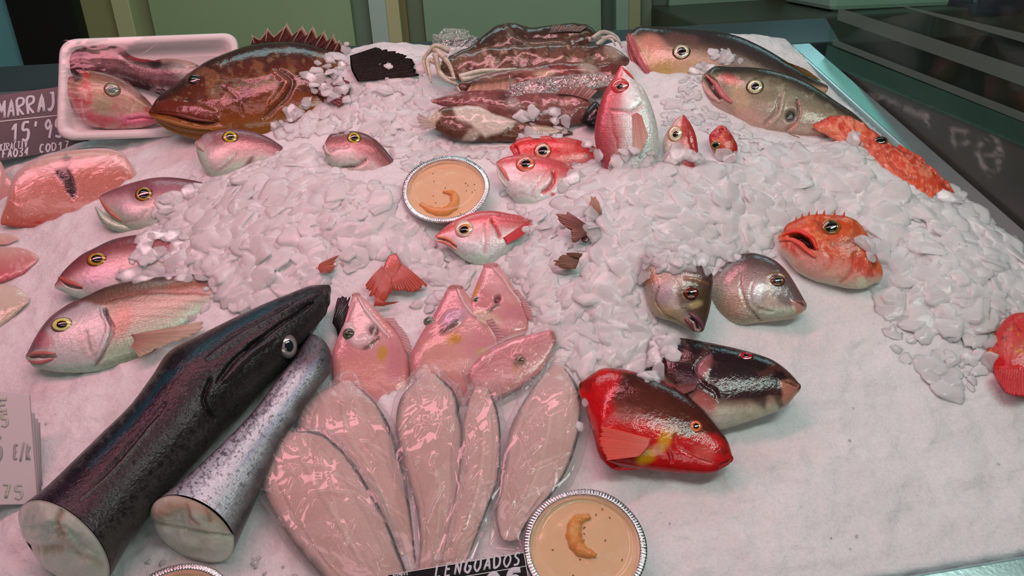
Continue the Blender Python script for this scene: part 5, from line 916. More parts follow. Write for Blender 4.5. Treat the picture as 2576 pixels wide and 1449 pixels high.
arms('pale tangled squid arms at the left end of the pile', [[(1120, 150), (1085, 125), (1068, 140), (1075, 190)], [(1110, 160), (1080, 150), (1085, 210)], [(1100, 130), (1130, 165), (1150, 215), (1158, 230)], [(1095, 140), (1110, 185), (1148, 200)], [(1130, 125), (1095, 118), (1064, 150)], [(1105, 180), (1125, 205), (1155, 212)]], (206, 160, 150), (1110, 180), .055)
arms('pale curled squid arms at the right end of the pile', [[(1490, 100), (1520, 82), (1552, 90), (1565, 118)], [(1500, 108), (1535, 95), (1560, 108)], [(1480, 98), (1515, 92), (1540, 104), (1548, 118)]], (200, 160, 156), (1525, 105), .075, .0038)
arms('whitish squid arms drooping across the middle of the pile', [[(1155, 190), (1200, 182), (1260, 178), (1300, 170)], [(1160, 198), (1210, 186), (1290, 176)]], (216, 176, 168), (1220, 185), .075, .004)
P_, N0 = tilted((1500, 300), .5, .03)
o = thing('squid_beak_end', P_, 'black inky squid end beside the upright red bream', 'squid', G8)
D, V = st_('1462,300|1466,312 1478,272|1490,325 1495,256|1510,318 1508,262|1516,290'); t_ = loft(D, V, P0=P_, N=N0, k=.5, grad=[(0, (40, 26, 28)), (1, (16, 10, 12))]); put(t_, 'body', MT['squid'], o)
D, V = st_('1280,226|1282,240 1340,205|1340,236 1420,192|1425,228 1510,188|1515,215 1570,190|1568,205')
bag(D, V, 4, dict(m=.5, k=.25, h=.068, anchor=(1420, 210)), 'plastic_bag', 'glittering strip of clear film across the middle of the squid', 'clear bags', 'crinkle', seed=70, ends=4, amp=.003)
D, V = st_('1085,128|1088,150 1110,85|1115,140 1140,74|1150,130 1185,92|1190,120 1200,105|1200,112')
bag(D, V, 3, dict(m=.6, k=.4, h=.06, anchor=(1140, 108)), 'plastic_bag', 'puffed clear bag corner sticking up left of the squid', 'clear bags', 'crinkle', seed=75, ends=3, amp=.006)

# ------------------------------------------------------------------ loose tails and fins in the ice
def tail(name, label, lobes, an, c0, c1, m=.5, h=.018, group='fish tails sticking out of the ice', L='p', stem=None):
    P0, N0 = tilted(an, m, h); o = thing(name, on_bed(*an), label, 'fish tail', group)
    for i, (bp_, tp) in enumerate(lobes):
        V, F, C = fan(bp_, tp, P0 + N0 * .0015 * i, N0, c0, c1, rays=11, rag=.16, L=L, seed=i, bend=.002)
        mesh_obj('tail_lobe', V, F, MT['fin'], o, col=C, suv=V * 100); OBST.append((V, F))
    if stem:
        D, V = st_(stem); s_ = loft(D, V, P0=P0 - N0 * .002, N=N0, k=.22, L=L, grad=[(0, c0), (1, c0)]); put(s_, 'tail_stem', MT['red'], o)
tail('fish_tail', 'large brown fish tail sticking out of the ice right of the red breams', [([(1486, 572), (1482, 582), (1476, 592)], [(1460, 556), (1416, 527), (1392, 534), (1438, 590)]), ([(1480, 585), (1474, 594), (1466, 598)], [(1432, 572), (1430, 580), (1440, 612), (1458, 604)])], (1460, 590), (96, 40, 40), (150, 84, 76), stem='1462,600|1476,610 1480,575|1496,592 1500,570|1510,585')
tail('fish_tail', 'lower brown fish tail lying flat below the large brown one', [([(1458, 650), (1454, 662), (1448, 676)], [(1412, 640), (1384, 660), (1400, 672), (1430, 680)]), ([(1466, 638), (1462, 645), (1456, 650)], [(1416, 636), (1424, 644), (1440, 650)])], (1440, 665), (120, 64, 52), (140, 84, 70))
tail('fish_tail', 'small pinkish tail tip pointing up above the large brown one', [([(1488, 540), (1502, 544), (1514, 538)], [(1480, 520), (1490, 484), (1500, 492), (1514, 530)])], (1500, 545), (176, 100, 90), (196, 130, 120), m=.8)
tail('fish_tail', 'wide red forked tail spread between the pink flatfish and the ice pile', [([(962, 668), (972, 684), (990, 700)], [(916, 720), (925, 752), (962, 768), (984, 740)]), ([(984, 698), (1000, 680), (1010, 662)], [(990, 735), (1030, 740), (1062, 736), (1082, 722)]), ([(945, 748), (960, 756), (970, 764)], [(940, 774), (985, 768), (1012, 758)])], (985, 710), (196, 90, 84), (200, 70, 58), stem='976,646|1000,644 968,664|1008,660 964,690|1004,690 972,712|994,712')
tail('fish_tail', 'small red tail tip peeping out left of the wide red tail', [([(803, 664), (800, 674), (806, 686)], [(856, 640), (850, 655), (846, 676), (830, 688)])], (820, 665), (190, 80, 70), (206, 100, 84), m=.7)
tail('fish_tail', 'dark fin behind the hake snout beside the pink flatfish', [([(836, 812), (846, 830), (850, 850)], [(850, 745), (884, 735), (882, 765), (866, 830)])], (858, 790), (22, 14, 16), (32, 18, 20), m=.5)

# ------------------------------------------------------------------ wrapped shark steaks and fillets
G9 = 'shark pieces at the left edge'
D, V = st_('12,525|6,566 40,440|48,573 118,394|118,574 200,378|190,573 285,378|262,562 318,396|318,546 362,470|350,520')
b = fish('shark_steak', 'wrapped pink shark steak with a dark blood line down the middle', D, V, 'flesh', G9, cat='fish steak', m=.62, k=.16, h=.02, anchor=(180, 490), sup=.45, grad=[(0, (222, 160, 160)), (.22, (214, 138, 134)), (.36, (206, 112, 102)), (.8, (196, 106, 96)), (.96, (200, 90, 84)), (1, (190, 70, 70))], feats=[
    ('p', [(142, 425), (168, 420), (186, 450), (196, 490), (184, 506), (172, 490), (158, 462), (140, 440)], (34, 8, 10), 1, -.001, 2.5), ('s', [(168, 392), (172, 415)], 20, (110, 84, 84), .8, 0), ('b', (170, 566), (16, 6), 0, (190, 30, 40), .8, 0), ('b', (95, 562), (10, 6), 0, (190, 40, 46), .7, 0), ('s', [(180, 500), (186, 540)], 6, (190, 80, 76), .6, 0)])
bag(D, V, 7, dict(m=.62, k=.20, h=.021, anchor=(180, 490), sup=.5), 'cling_film', 'cling film stretched round the pink shark steak', 'clear bags', 'cling', seed=80, ends=8, amp=.0012, cat='plastic wrap')
D, V = st_('-120,440|-120,560 -60,410|-60,580 0,405|-10,570 18,440|6,540')
b = fish('shark_steak', 'sliver of a second pink shark steak at the far left edge', D, V, 'flesh', G9, cat='fish steak', m=.62, k=.16, h=.016, anchor=(-40, 490), sup=.5, grad=[(0, (222, 150, 150)), (1, (210, 116, 110))])
def fillet(label, rows, an, grad, hh=.008, seed=0):
    D, V = st_(rows); fish('fish_fillet', label, D, V, 'flesh', G9, cat='fish fillet', m=.15, k=.22, h=hh, anchor=an, sup=.7, grad=grad, rough_h=.0012, rough_s=26, seed=seed, feats=[('n', 24, (236, 170, 166), .4, .56, seed + 2)])
fillet('small pale oval fillet at the left edge below the wrapped steak', '-60,590|-60,616 -10,588|-10,618 30,590|26,612 46,598|44,604', (0, 603), [(0, (226, 170, 166)), (1, (214, 140, 136))], .006, 1)
fillet('salmon-red glossy fillet at the left edge', '-120,640|-130,720 -40,625|-50,716 20,622|10,710 66,626|56,690 90,640|82,668', (-10, 670), [(0, (222, 160, 156)), (.5, (214, 124, 124)), (1, (206, 96, 106))], .008, 4)
fillet('pale cream-pink fillet nearest the big bream at the left edge', '-120,730|-120,840 -50,716|-40,840 10,716|6,818 48,724|40,790 68,742|62,768', (-20, 780), [(0, (222, 176, 170)), (1, (214, 164, 150))], .008, 7)

# ------------------------------------------------------------------ foam tray of fish heads
foam = simple('white_foam', (.80, .78, .78), .5, bump=.1, bscale=400)
PT, NT = tilted((370, 330), .72, .045)
TC = on_plane(np.array([(150, 99), (599, 82), (602, 338), (141, 353)], float), PT, NT)
to_ = thing('foam_tray', TC.mean(0) - NT * .02, 'white foam tray of fish heads under cling film, tilted up behind the sign', 'food tray')
def rrect(cor, r, inset, n=9):
    """rounded outline of a four-corner panel, drawn in by inset"""
    c = cor.mean(0); out = []
    for i in range(4):
        p, a, b2 = cor[i], unit(cor[i - 1] - cor[i]), unit(cor[(i + 1) % 4] - cor[i]); q = p + (a + b2) * inset; r2 = max(r - inset * .6, .004)
        for t in np.linspace(0, 1, n): s0, s1 = q + a * r2, q + b2 * r2; out.append((1 - t) ** 2 * s0 + 2 * t * (1 - t) * q + t * t * s1)
    return np.array(out)
prof = [(.004, -.022), (.001, -.008), (0, 0), (.003, .0025), (.008, .0025), (.011, .0), (.016, -.012), (.021, -.020), (.028, -.0225)]
RG = np.array([rrect(TC, .024, a) + NT * z for a, z in prof]); m_ = RG.shape[1]
F_ = [tuple(f) for f in grid_faces(len(prof), m_, True)] + [tuple((len(prof) - 1) * m_ + j for j in range(m_))] + [tuple(range(m_))[::-1]]
mesh_obj('tray', RG.reshape(-1, 3), F_, foam, to_); OBST.append((RG.reshape(-1, 3), F_))
FLp = PT - NT * .0225
def head(label, rows, dz, **kw):
    D, V = st_(rows); return fish('halved_fish', label, D, V, kw.pop('mat', 'jack'), 'fish heads on the foam tray', cat='fish head', P0=FLp + NT * dz, N=NT, **kw)
b = head('dark purple fish head at the back of the foam tray', '196,116|172,178 236,101|214,206 292,108|276,212 330,140|330,215 380,150|400,238 440,150|450,246 490,160|480,235 525,180|505,215', .013, k=.32, grad=[(0, (70, 46, 52)), (.5, (96, 48, 54)), (1, (70, 24, 32))], feats=[('n', 26, (140, 80, 80), .4, .55, 3), ('b', (470, 175), (50, 28), 30, (176, 140, 140), .7, 0), ('s', [(395, 150), (440, 146), (490, 165)], 14, (206, 140, 136), .7, .001), ('b', (390, 128 + 28), (16, 12), 0, (30, 16, 16), .9, -.001), ('b', (360, 146), (40, 8), 5, (176, 40, 60), .8, 0), ('p', [(330, 190), (400, 225), (440, 246), (380, 236)], (40, 12, 20), .8, 0, 8)])
b = head('tan and pink fish head with cloudy eye at the front of the foam tray', '402,296|400,306 380,262|372,318 340,222|320,324 300,194|262,324 250,178|218,312 206,176|190,280 178,190|176,250', .016, k=.36, grad=[(0, (120, 66, 62)), (.3, (166, 110, 96)), (.6, (190, 124, 116)), (.85, (206, 112, 122)), (1, (206, 140, 144))], feats=[('n', 22, (190, 150, 120), .5, .55, 4, (.1, .7)), ('n', 20, (196, 50, 60), .6, .62, 9), ('b', (190, 190), (14, 16), 0, (20, 10, 12), .9, -.002), ('s', [(210, 170), (218, 200), (214, 220)], 14, (196, 40, 50), .7, 0), ('b', (260, 270), (28, 34), 20, (150, 130, 104), .6, 0), ('s', [(205, 250), (215, 300), (260, 326)], 5, (220, 150, 150), .7, -.001), ('p', [(305, 290), (350, 284), (398, 292), (398, 306), (340, 314), (306, 306)], (226, 110, 140), .85, .001, 6), ('s', [(315, 300), (350, 298), (392, 300)], 4, (170, 40, 70), .8, -.002), ('b', (250, 300), (40, 14), 10, (206, 70, 90), .6, 0)])
eye(b, (284, 226), 20, (150, 124, 100), (120, 70, 60), .45, ry=20, pc=(96, 100, 108), proud=.35)
# film over the tray
a_, b_2 = np.meshgrid(np.linspace(.02, .98, 60), np.linspace(.02, .98, 44), indexing='ij')
X = (TC[0] * (1 - a_)[..., None] + TC[1] * a_[..., None]) * (1 - b_2)[..., None] + (TC[3] * (1 - a_)[..., None] + TC[2] * a_[..., None]) * b_2[..., None]
Q = proj(X); zz = .004 + .004 * np.exp(-((Q[..., 0] - 290) / 150) ** 2 - ((Q[..., 1] - 215) / 110) ** 2) + .0014 * ridged(Q[..., 0] / 90 + Q[..., 1] / 30, Q[..., 1] / 14 - Q[..., 0] / 60, 4) * np.exp(-((Q[..., 0] - 190) / 90) ** 2)
X = X + NT * zz[..., None]; mesh_obj('cling_film', X.reshape(-1, 3), [tuple(f) for f in grid_faces(60, 44)], MT['cling'], to_)

# ------------------------------------------------------------------ sauce cups
foil = simple('aluminium_foil', (.86, .85, .86), .22, metal=1., bump=.25, bscale=260)
lidm = film('clear_lid', graze=.15, milk=.012, gloss=.035, rough=.05, bump=.02, bscale=20, fres=1.42)
sauce = simple('pink_cream_sauce', tuple(A(226, 158, 128, 'p', .66)), .35, coat=.3, noise=.10, nscale=60, bump=.25, bscale=120)
speck = simple('herb_speck', tuple(A(150, 96, 66)), .6)
prawnm = skin('cooked_prawn', rough=.25, coat=.5, nbump=.25, sss=.1, vary=.12)
def cup(label, px, R, N0, h, plab, prawn_pts, prawn_w, seed=0):
    P = on_bed(*px, h); N0 = unit(N0); ax = unit(np.cross((0, 1., 0), N0)); ay = np.cross(N0, ax)
    o = thing('sauce_cup', P - N0 * .036, label, 'sauce cup', 'foil cups of prawn sauce')
    na = 720; th = np.linspace(0, 2 * np.pi, na, endpoint=False); rg = np.random.default_rng(seed); ph = rg.normal(0, .5, na)
    rib = np.sin(th * 120 + np.cumsum(rg.normal(0, .10, na))) * (.6 + .5 * rg.random(na))
    pr = [(.66, -.036, 0), (.72, -.034, .1), (.82, -.012, .4), (.87, -.001, .3), (.885, .0012, .3), (.905, .0016, .6), (.93, .0014, .9), (.965, .0012, 1), (.99, .0008, 1), (1.0, -.0004, .8), (.99, -.0012, .5)]
    ring = lambda r, z, k: P + ax * (R * r * np.cos(th))[:, None] + ay * (R * r * np.sin(th))[:, None] + N0 * (z + .0007 * k * rib)[:, None]
    RR = np.array([ring(r * (1 + .006 * k * np.sin(th * 5 + seed)), z, k) for r, z, k in pr]); V = RR.reshape(-1, 3)
    F = [tuple(f) for f in grid_faces(len(pr), na, True)] + [tuple(range(na))[::-1]]
    mesh_obj('foil_cup', V, F, foil, o); OBST.append((V, F))
    rr = np.linspace(.02, .872, 24); SR = np.array([ring(r, -.006 + .0016 * (fbm(th * 0 + r * 6, np.cos(th) * 2 + np.sin(th), seed) - .5), 0) for r in rr]); V = SR.reshape(-1, 3)
    sa = mesh_obj('sauce', V, [tuple(f) for f in grid_faces(24, na, True)] + [tuple(range(na))[::-1]], sauce, o)
    for _ in range(13):
        a, r = rg.random() * 6.28, math.sqrt(rg.random()) * .78 * R; c = P + ax * r * math.cos(a) + ay * r * math.sin(a) - N0 * .0055; q = rg.random() * 3
        v, f = tube(np.array([c - ax * .0009 * math.cos(q) - ay * .0009 * math.sin(q), c + N0 * .0003, c + ax * .0009 * math.cos(q) + ay * .0009 * math.sin(q)]), [.0003, .0006, .0003], 6)
        mesh_obj('herb_speck', v, f, speck, sa)
    lp = [(.875, .002), (.865, .004), (.80, .0055), (.785, .0085), (.765, .0092), (.745, .0085), (.73, .0066), (.70, .0062), (.4, .0066), (.02, .0068)]
    LV = np.array([ring(r, z, 0)[::3] for r, z in lp]); V = LV.reshape(-1, 3); m = LV.shape[1]
    mesh_obj('lid', V, [tuple(f) for f in grid_faces(len(lp), m, True)], lidm, o)
    X = on_plane(spline(prawn_pts, 40), P - N0 * .005, N0); u = np.linspace(0, 1, 40); rad = prawn_w * .5 * mpx(P) * np.clip(np.sin(np.pi * np.clip(u, .05, .97)) ** .5, .25, 1) * (1 + .08 * np.sin(u * 44))
    v, f = tube(X, rad, 16, .7, nrm=N0); c_ = np.linspace(0, 1, 40)[:, None] * np.ones((1, 16)); f1 = fbm(v[:, 0] * 160, v[:, 1] * 160, seed)
    C = A(232, 112, 34) * (1 - f1[:, None]) + A(240, 156, 96) * f1[:, None]
    pb = X.mean(0) - N0 * .002; p_ = thing('prawn', pb, plab, 'prawn', 'prawns in the sauce cups'); mesh_obj('body', v, f, prawnm, p_, col=C, suv=v * 100)
    return o
P_c = on_bed(1122, 474); 
cup('foil cup of pink sauce with a lid in the middle of the display', (1121, 474), .0555, np.array([-.02, -.13, 1]), .024, 'prawn half sunk in the sauce of the cup in the middle of the display', [(1058, 512), (1085, 528), (1118, 532), (1142, 515), (1140, 488), (1115, 482)], 26, 1)
cup('foil cup of pink sauce nearest the camera, beside the black sole sign', (1471, 1372), .0548, np.array([0, 0, 1.]), .032, 'curled prawn in the sauce cup nearest the camera', [(1484, 1298), (1452, 1310), (1444, 1345), (1458, 1380), (1500, 1398)], 40, 2)
cup('foil cup cut off by the bottom edge below the silver hake piece', (432, 1572), .0548, np.array([0, 0, 1.]), .02, 'prawn in the sauce cup at the bottom edge', [(430, 1560), (450, 1580), (440, 1620)], 34, 3)

# ------------------------------------------------------------------ signs
black = simple('black_sign', (.008, .008, .010), .55, spec=.15, noise=.5, nscale=60); chalk = simple('white_marker', (.62, .64, .70), .5); grey_ink = simple('grey_marker', (.36, .36, .36), .5); white_line = simple('white_print', (.7, .68, .68), .5)
slate = simple('slate_card', (.05, .05, .055), .3, spec=.4)
Ps, Ns = tilted((80, 405), .7, .010)
o = card('price_sign', 'black handwritten shark price sign partly hidden by the foam tray', [(-130, 256), (222, 207), (238, 365), (-130, 428)], Ps, Ns, slate)
writing('MARRAJO', (-6, 300), (25.5, -4.2), (2, -44), 6.5, Ps, Ns, chalk, o)
writing("15'95", (27, 358), (28, -3), (3, -46), 7, Ps, Ns, chalk, o)
writing('EXTRACTIV.', (-10, 382), (9, -1.2), (1, -18), 3.2, Ps, Ns, chalk, o); writing('FAO34', (6, 398), (14, -1.6), (1.5, -20), 4, Ps, Ns, chalk, o); writing('COD17', (100, 384), (15.5, -2), (1.5, -20), 4, Ps, Ns, chalk, o)
def stripe(pts, wd, P0, N, mat, parent, name='printed_line'):
    X = on_plane(np.array(pts, float), P0 + N * .0005, N); X = np.linspace(X[0], X[-1], 6) if len(X) == 2 else X
    v, f = tube(X, wd * .5 * mpx(X[0]), 8, .2, nrm=N); return mesh_obj(name, v, f, mat, parent)
stripe([(-120, 318), (148, 290)], 3, Ps, Ns, white_line, o)
P2s, N2s = tilted((1160, 1440), .45, .040)
o = card('price_sign', 'black sole sign with white lettering at the bottom edge', [(976, 1446), (1319, 1389), (1345, 1530), (1000, 1590)], P2s, N2s, black, .003)
writing('LENGUADOS', (1094, 1453), (24.6, -3.7), (5, -32), 5.6, P2s, N2s, chalk, o)
for q in ([(978, 1446), (1317, 1390)], [(1318, 1391), (1342, 1528)], [(982, 1482), (1324, 1424)]): stripe(q, 2.2, P2s, N2s, white_line, o)
writing('95', (1220, 1492), (52, -8), (8, -46), 16, P2s, N2s, chalk, o); writing('NOMBRE:', (988, 1452), (7, -1.1), (1, -8), 1.6, P2s, N2s, white_line, o)
mw, nt, b_, o_ = new_mat('frosted_card'); b_.inputs['Base Color'].default_value = (.62, .59, .60, 1); setin(b_, Roughness=.35); 
faint = simple('faint_green_ink', (.47, .50, .42), .5); edge = simple('card_edge_grey', (.35, .34, .36), .4)
Pc, Nc = tilted((40, 1290), .78, .01)
for i, (x0, y0, x1, y1) in enumerate([(76, 992, 97, 1268), (87, 1038, 101, 1250), (95, 1052, 104, 1242), (101, 1062, 107, 1236)]):
    c_ = card('price_card', ['frontmost of the stacked pale plastic price cards at the left edge', 'second of the stacked pale plastic price cards, just behind the frontmost', 'third of the stacked pale plastic price cards counted from the front', 'rearmost of the stacked pale plastic price cards by the hake'][i], [(-120, y0 - 22), (x0, y0), (x1, y1), (-120, y1 + 4)], Pc - Nc * .0036 * i, Nc, mw, .0022, 'price card', 'stacked price cards')
    stripe([(x0 - 1, y0 + 1), (x1 - 1, y1 - 1)], 2.2, Pc - Nc * .0036 * i, Nc, edge, c_, 'card_edge')
    if i == 0:
        writing('5', (-20, 1158), (40, 0), (0, -58), 7, Pc, Nc, grey_ink, c_); writing('€/K', (34, 1156), (16, 0), (2, -40), 4.5, Pc, Nc, grey_ink, c_)
        for s_, p0, ad, u_, w_ in (('E', (-6, 1032), (44, 0), (0, -28), 9), ('5', (4, 1072), (26, 0), (0, -32), 6), ('75', (8, 1252), (30, 2), (0, -34), 7)): writing(s_, p0, ad, u_, w_, Pc, Nc, faint, c_, 'faint_lettering', .0004)
# ------------------------------------------------------------------ crushed ice: bed and flakes
blob(1725, 300, .045, .020, .04); blob(985, 250, .05, .010); blob(2120, 470, .05, .022); blob(2230, 560, .05, .012)
us = np.arange(-1.15, .75, .0038); vs = np.arange(.15, 1.115, .0038)
U, Vv = np.meshgrid(us, vs, indexing='ij'); Hh = bed(U, Vv) + .006 * (fbm(U * 42, Vv * 42, 21, 3) - .5) + .004 * ridged(U * 30, Vv * 30, 28, 2) + .0018 * (fbm(U * 160, Vv * 160, 23) - .5)
edge_r = np.array([rim_u(v, RO) for v in vs])[None, :] - .036
fr = .267 + (U - .349) * .105 + .006
Hh = Hh * sstep(0, .03, edge_r - U) * sstep(0, .03, Vv - fr) - .05 * sstep(-.001, .006, U - edge_r) - .05 * sstep(-.001, .006, fr - Vv) - .045 * sstep(0, .02, Vv - 1.095)
Pb = np.stack([U, Vv, Hh], -1)
bedF = grid_faces(len(us), len(vs))
bedF = bedF[(U < edge_r + .012).ravel()[bedF].all(1) & (Vv > fr - .012).ravel()[bedF].all(1)]
ice1 = ice_mat('packed_ice', (.82, .82, .83), .0, [(45, .7, .006), (160, .5, .003), (500, .45, .0014)], .2, .005, 0., .09)
ice2 = ice_mat('flake_ice', (.70, .70, .71), .0, [(60, .30, .003), (300, .12, .001)], .10, .006, .14, .03)
o = mesh_obj('packed_ice', Pb.reshape(-1, 3), None, ice1, faces_np=bedF); tag(o, 'smooth bed of packed crushed ice that fills the tray', 'ice', None, 'stuff')
ov, of = [], []; n0 = 0; owner = []
for Vx, Fx in OBST:
    Vx = np.asarray(Vx); ov += [tuple(p) for p in Vx]; of += [tuple(int(i) + n0 for i in f) for f in Fx]; n0 += len(Vx)
nobst = len(of)
TO = BVHTree.FromPolygons([Vector(p) for p in ov], of)
# flakes: (zone outline in photo pixels, chance, size range in m)
ZONES = [
 ([(500, 440), (620, 400), (760, 380), (830, 380), (860, 450), (1010, 450), (1040, 560), (1110, 620), (1180, 670), (1170, 720), (1090, 700), (960, 650), (850, 700), (820, 715), (700, 745), (600, 780), (480, 690), (330, 700), (340, 600), (380, 500)], 1., (.028, .066)),
 ([(820, 130), (1060, 150), (1110, 240), (1060, 330), (1150, 360), (1290, 360), (1250, 400), (1120, 390), (1010, 430), (990, 370), (900, 320), (740, 350), (620, 330), (560, 345), (640, 290), (740, 270), (770, 170)], 1., (.018, .046)),
 ([(1250, 480), (1480, 400), (1700, 400), (1850, 430), (2060, 340), (2110, 335), (2250, 440), (2400, 470), (2430, 510), (2576, 640), (2700, 900), (2480, 860), (2250, 800), (2200, 720), (2210, 600), (2050, 530), (1960, 560), (1950, 650), (1830, 640), (1630, 690), (1620, 780), (1700, 860), (1680, 960), (1460, 940), (1330, 830), (1340, 700), (1240, 680), (1350, 580)], 1., (.028, .066)),
 ([(1650, 240), (1720, 200), (1860, 150), (1770, 260), (1900, 350), (2010, 370), (1900, 400), (1760, 330), (1660, 320)], .8, (.014, .032)),
 ([(1330, 560), (1560, 480), (1640, 640), (1620, 800), (1480, 860), (1330, 800), (1290, 680)], .6, (.022, .054)),
 ([(2200, 700), (2500, 780), (2520, 1000), (2400, 1000), (2250, 880)], .55, (.018, .046)),
 ([(980, 640), (1130, 640), (1120, 760), (1050, 790), (1000, 740)], .7, (.022, .054)),
 ([(-50, 900), (300, 930), (400, 920), (350, 1020), (100, 1260), (-50, 1260)], .02, (.003, .007)),
 ([(1400, 1080), (1560, 1180), (1800, 1200), (2000, 1020), (2450, 880), (2576, 1000), (2576, 1400), (2200, 1449), (1640, 1449), (1480, 1200)], .02, (.003, .007)),
 ([(280, 560), (160, 660), (60, 880), (0, 900), (100, 620)], .02, (.003, .007)),
 ([(420, 1350), (560, 1390), (740, 1420), (900, 1500), (300, 1500), (330, 1400)], .2, (.008, .02))]
COVER = [[(868, 105), (950, 108), (925, 150), (930, 205), (868, 205)], [(880, 158), (1065, 172), (1065, 215), (880, 215)],  # where flakes lie over the fish
 [(700, 300), (740, 262), (800, 240), (770, 190), (800, 150), (870, 130), (960, 170), (960, 330), (690, 345), (670, 315)],
 [(600, 425), (660, 400), (720, 385), (780, 400), (780, 470), (520, 480), (560, 450)], [(850, 440), (940, 455), (1000, 460), (1040, 490), (860, 500)],
 [(400, 500), (460, 480), (535, 465), (620, 480), (620, 580), (330, 605), (380, 560)], [(280, 690), (330, 650), (360, 615), (440, 640), (440, 600), (470, 585), (600, 580), (600, 700), (300, 705)],
 [(500, 690), (560, 730), (600, 745), (600, 768), (520, 800), (468, 830), (490, 780), (530, 765)], [(1430, 400), (1540, 380), (1520, 480), (1400, 530), (1420, 450)], [(1330, 545), (1360, 560), (1350, 620), (1290, 640), (1310, 600)],
 [(1480, 375), (1700, 375), (1680, 470), (1490, 470)], [(1660, 378), (1870, 384), (1870, 460), (1670, 450)], [(1685, 240), (1720, 190), (1790, 135), (1830, 100), (1845, 140), (1872, 160), (1800, 166), (1765, 190), (1760, 240), (1790, 300), (1650, 275)],
 [(1900, 340), (2010, 360), (2200, 330), (2200, 400), (1900, 400)], [(2040, 330), (2110, 345), (2170, 400), (2230, 460), (2290, 490), (2370, 480), (2430, 510), (2420, 600), (2340, 620), (2330, 560), (2260, 510), (2230, 530), (2150, 450)],
 [(2170, 560), (2230, 620), (2230, 760), (2120, 760), (2190, 690)], [(1590, 610), (1700, 600), (1870, 625), (1870, 650), (1800, 690), (1770, 680), (1720, 660), (1640, 680), (1600, 720)], [(1620, 840), (1680, 855), (1700, 900), (1660, 960), (1620, 960)],
 [(2480, 780), (2540, 790), (2510, 830), (2500, 880), (2490, 930), (2525, 990), (2576, 1015), (2440, 1020), (2440, 780)], [(1455, 940), (1480, 940), (1475, 1020), (1490, 1080), (1500, 1150), (1455, 1100)],
 [(1060, 320), (1130, 345), (1260, 350), (1400, 330), (1480, 330), (1480, 344), (1330, 344), (1280, 362), (1060, 380)], [(1290, 270), (1380, 265), (1430, 300), (1440, 330), (1310, 310)],
 [(1460, 540), (1540, 520), (1540, 620), (1490, 610)], [(940, 640), (985, 650), (960, 665)], [(1448, 630), (1500, 640), (1480, 700), (1450, 690)], [(1470, 345), (1520, 340), (1530, 400), (1482, 400)]]
KEEP = [[(250, 420), (240, 580), (380, 500)], [(1010, 390), (1240, 390), (1240, 560), (1010, 560)]]     # kept clear of flakes
base_bm = {}
def template(sub, seed):
    bm = bmesh.new(); bmesh.ops.create_icosphere(bm, subdivisions=sub, radius=1.); bm.verts.ensure_lookup_table()
    P = np.array([v.co[:] for v in bm.verts]); F = np.array([[v.index for v in f.verts] for f in bm.faces]); bm.free(); rg = np.random.default_rng(seed)
    for _ in range(11):
        n = rg.normal(size=3); n[2] *= .22; n = unit(n); d = rg.uniform(.5, .85); s = np.maximum(P @ n - d, 0); P = P - s[:, None] * n
    P = P * (1 + .16 * (fbm(P[:, 0] * 1.7 + seed, P[:, 1] * 1.7 + P[:, 2], seed) - .5))[:, None]
    an = np.arctan2(P[:, 1], P[:, 0]); rad = 1 + .34 * (fbm(np.cos(an) * 1.6 + seed, np.sin(an) * 1.6, seed + 5, 4) - .5) + .16 * (vn(np.cos(an) * 5, np.sin(an) * 5, seed + 8) - .5); P[:, :2] *= rad[:, None]
    return P * np.array([1, rg.uniform(.6, .9), rg.uniform(.12, .20)]), F
TL = [template(3, s) for s in range(12)]; TS = [template(2, s + 40) for s in range(10)]
flV, flF, flN = [], [], 0; clV, clF, clN = [], [], 0
rg = np.random.default_rng(11)
cnt = 0
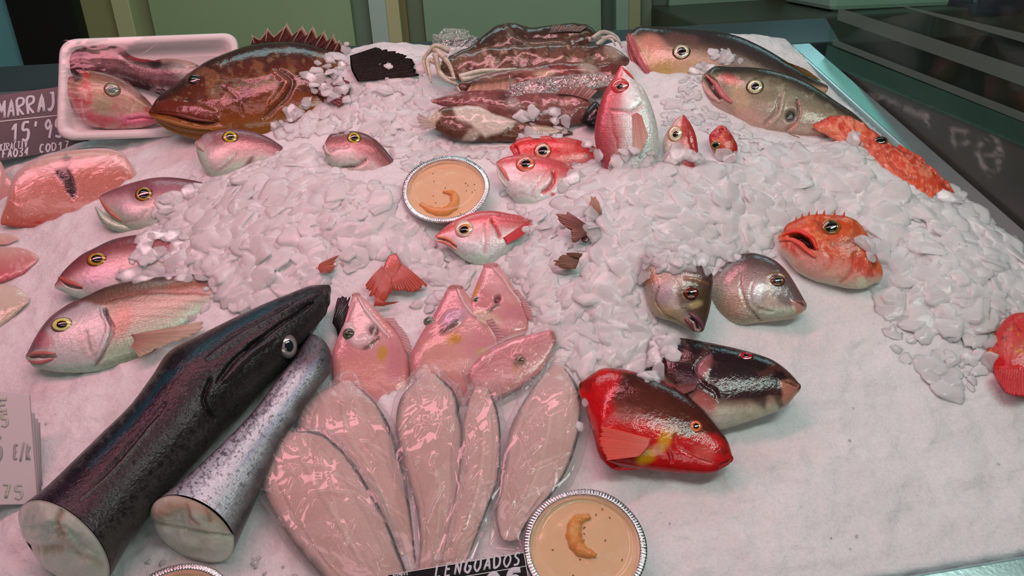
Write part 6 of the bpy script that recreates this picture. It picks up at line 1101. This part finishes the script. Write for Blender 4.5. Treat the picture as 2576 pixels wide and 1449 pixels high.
for layer in range(4):
    sp_ = (.017, .016, .015, .012)[layer]
    gu, gv = np.meshgrid(np.arange(-.85, .68, sp_), np.arange(.2, 1.12, sp_), indexing='ij'); gu = (gu + rg.uniform(-.6, .6, gu.shape) * sp_).ravel(); gv = (gv + rg.uniform(-.6, .6, gv.shape) * sp_).ravel()
    hb = bed(gu, gv); keep_ = gu < rim_u(gv, RO) - .032; gu, gv, hb = gu[keep_], gv[keep_], hb[keep_]
    hits = [TO.ray_cast(Vector((a_, b_, .5)), Vector((0, 0, -1))) for a_, b_ in zip(gu, gv)]
    onf = np.array([q[0] is not None and q[0].z > h_ - .002 for q, h_ in zip(hits, hb)]); tz = np.array([q[0].z if f_ else h_ for q, h_, f_ in zip(hits, hb, onf)])
    px = proj(np.stack([gu, gv, tz], -1)); best = np.zeros(len(gu)); smin = np.zeros(len(gu)); smax = np.zeros(len(gu))
    for poly, ch, (s0, s1) in ZONES:
        i_ = inside(px, poly) & (best < ch); best[i_] = ch; smin[i_] = s0; smax[i_] = s1
    cov = np.zeros(len(gu), bool)
    for c in COVER: cov |= inside(px, c)
    for c in KEEP: cov &= ~inside(px, c)
    best[onf & cov] = 1.; smin[onf & cov & (smin == 0)] = .016; smax[onf & cov & (smax == 0)] = .034
    ok = (rg.random(len(gu)) < best) & (~onf | cov)
    for i in np.nonzero(ok)[0]:
        u, v, h = gu[i], gv[i], hb[i]; on_fish = onf[i]; clear = False
        sz = smin[i] + (smax[i] - smin[i]) * rg.random() ** 2.2
        if layer == 3: sz *= .55
        top = h; n = np.array([-(bed(u + .004, v) - h) / .004, -(bed(u, v + .004) - h) / .004, 1.0])
        if on_fish:
            hit, nr = hits[i][0], hits[i][1]; top = hit.z; n = np.array(nr[:]); n = n if n[2] > 0 else -n; n = n + np.array([0, 0, .4]); sz = min(sz, .032); clear = rg.random() < .6
            if rg.random() < .2: continue
        else:
            # do not lean over a fish that should stay in sight
            bad = False
            for dx, dy in ((1, 0), (-1, 0), (0, 1), (0, -1), (.7, .7), (-.7, .7)):
                h2_, n2_, _i, _d = TO.ray_cast(Vector((u + dx * sz * .42, v + dy * sz * .42, .5)), Vector((0, 0, -1)))
                if h2_ is not None and h2_.z > h - .002 and not any(inside(proj(np.array(h2_[:])), c) for c in COVER): bad = True; break
            if bad:
                sz *= .45
                if rg.random() < .35: continue
            # nor stand between the camera and a fish
            q = np.array([u, v, h + sz * .25]); dr = unit(q - CAM); f_, n3, _i, dd = TO.ray_cast(Vector(q + dr * .004), Vector(dr))
            if f_ is not None and dd < .10 and not any(inside(proj(q), c) for c in COVER): continue
        n = unit(n + rg.normal(0, .15, 3)); r_ = sz * .5
        T_, F_ = (TL if sz > .015 else TS)[rg.integers(10)]
        a = rg.uniform(0, 6.28); x0 = unit(np.cross(n, [math.cos(a), math.sin(a), .1])); y0 = np.cross(n, x0)
        Pw = np.array([u, v, top - r_ * .02 + .002 * rg.random() * (not on_fish)]) + (T_ * r_) @ np.stack([x0, y0, n])
        if clear: clV.append(Pw); clF.append(F_ + clN); clN += len(Pw)
        else: flV.append(Pw); flF.append(F_ + flN); flN += len(Pw)
        cnt += 1
print('flakes', cnt, 'verts', flN)
o = mesh_obj('ice_flakes', np.concatenate(flV), None, ice2, faces_np=np.concatenate(flF)); tag(o, 'loose heap of clear ice flakes scattered between and over the fish', 'ice', None, 'stuff')
ice3 = ice_mat('clear_flake_ice', (.72, .72, .73), .0, [(60, .3, .003), (300, .15, .001)], .12, .006); see_through(ice3, .42)
o = mesh_obj('clear_ice_flakes', np.concatenate(clV), None, ice3, faces_np=np.concatenate(clF)); tag(o, 'half-clear ice flakes melting on top of the fish', 'ice', None, 'stuff')
for o in bpy.data.objects:
    if '_b' in o: del o['_b']
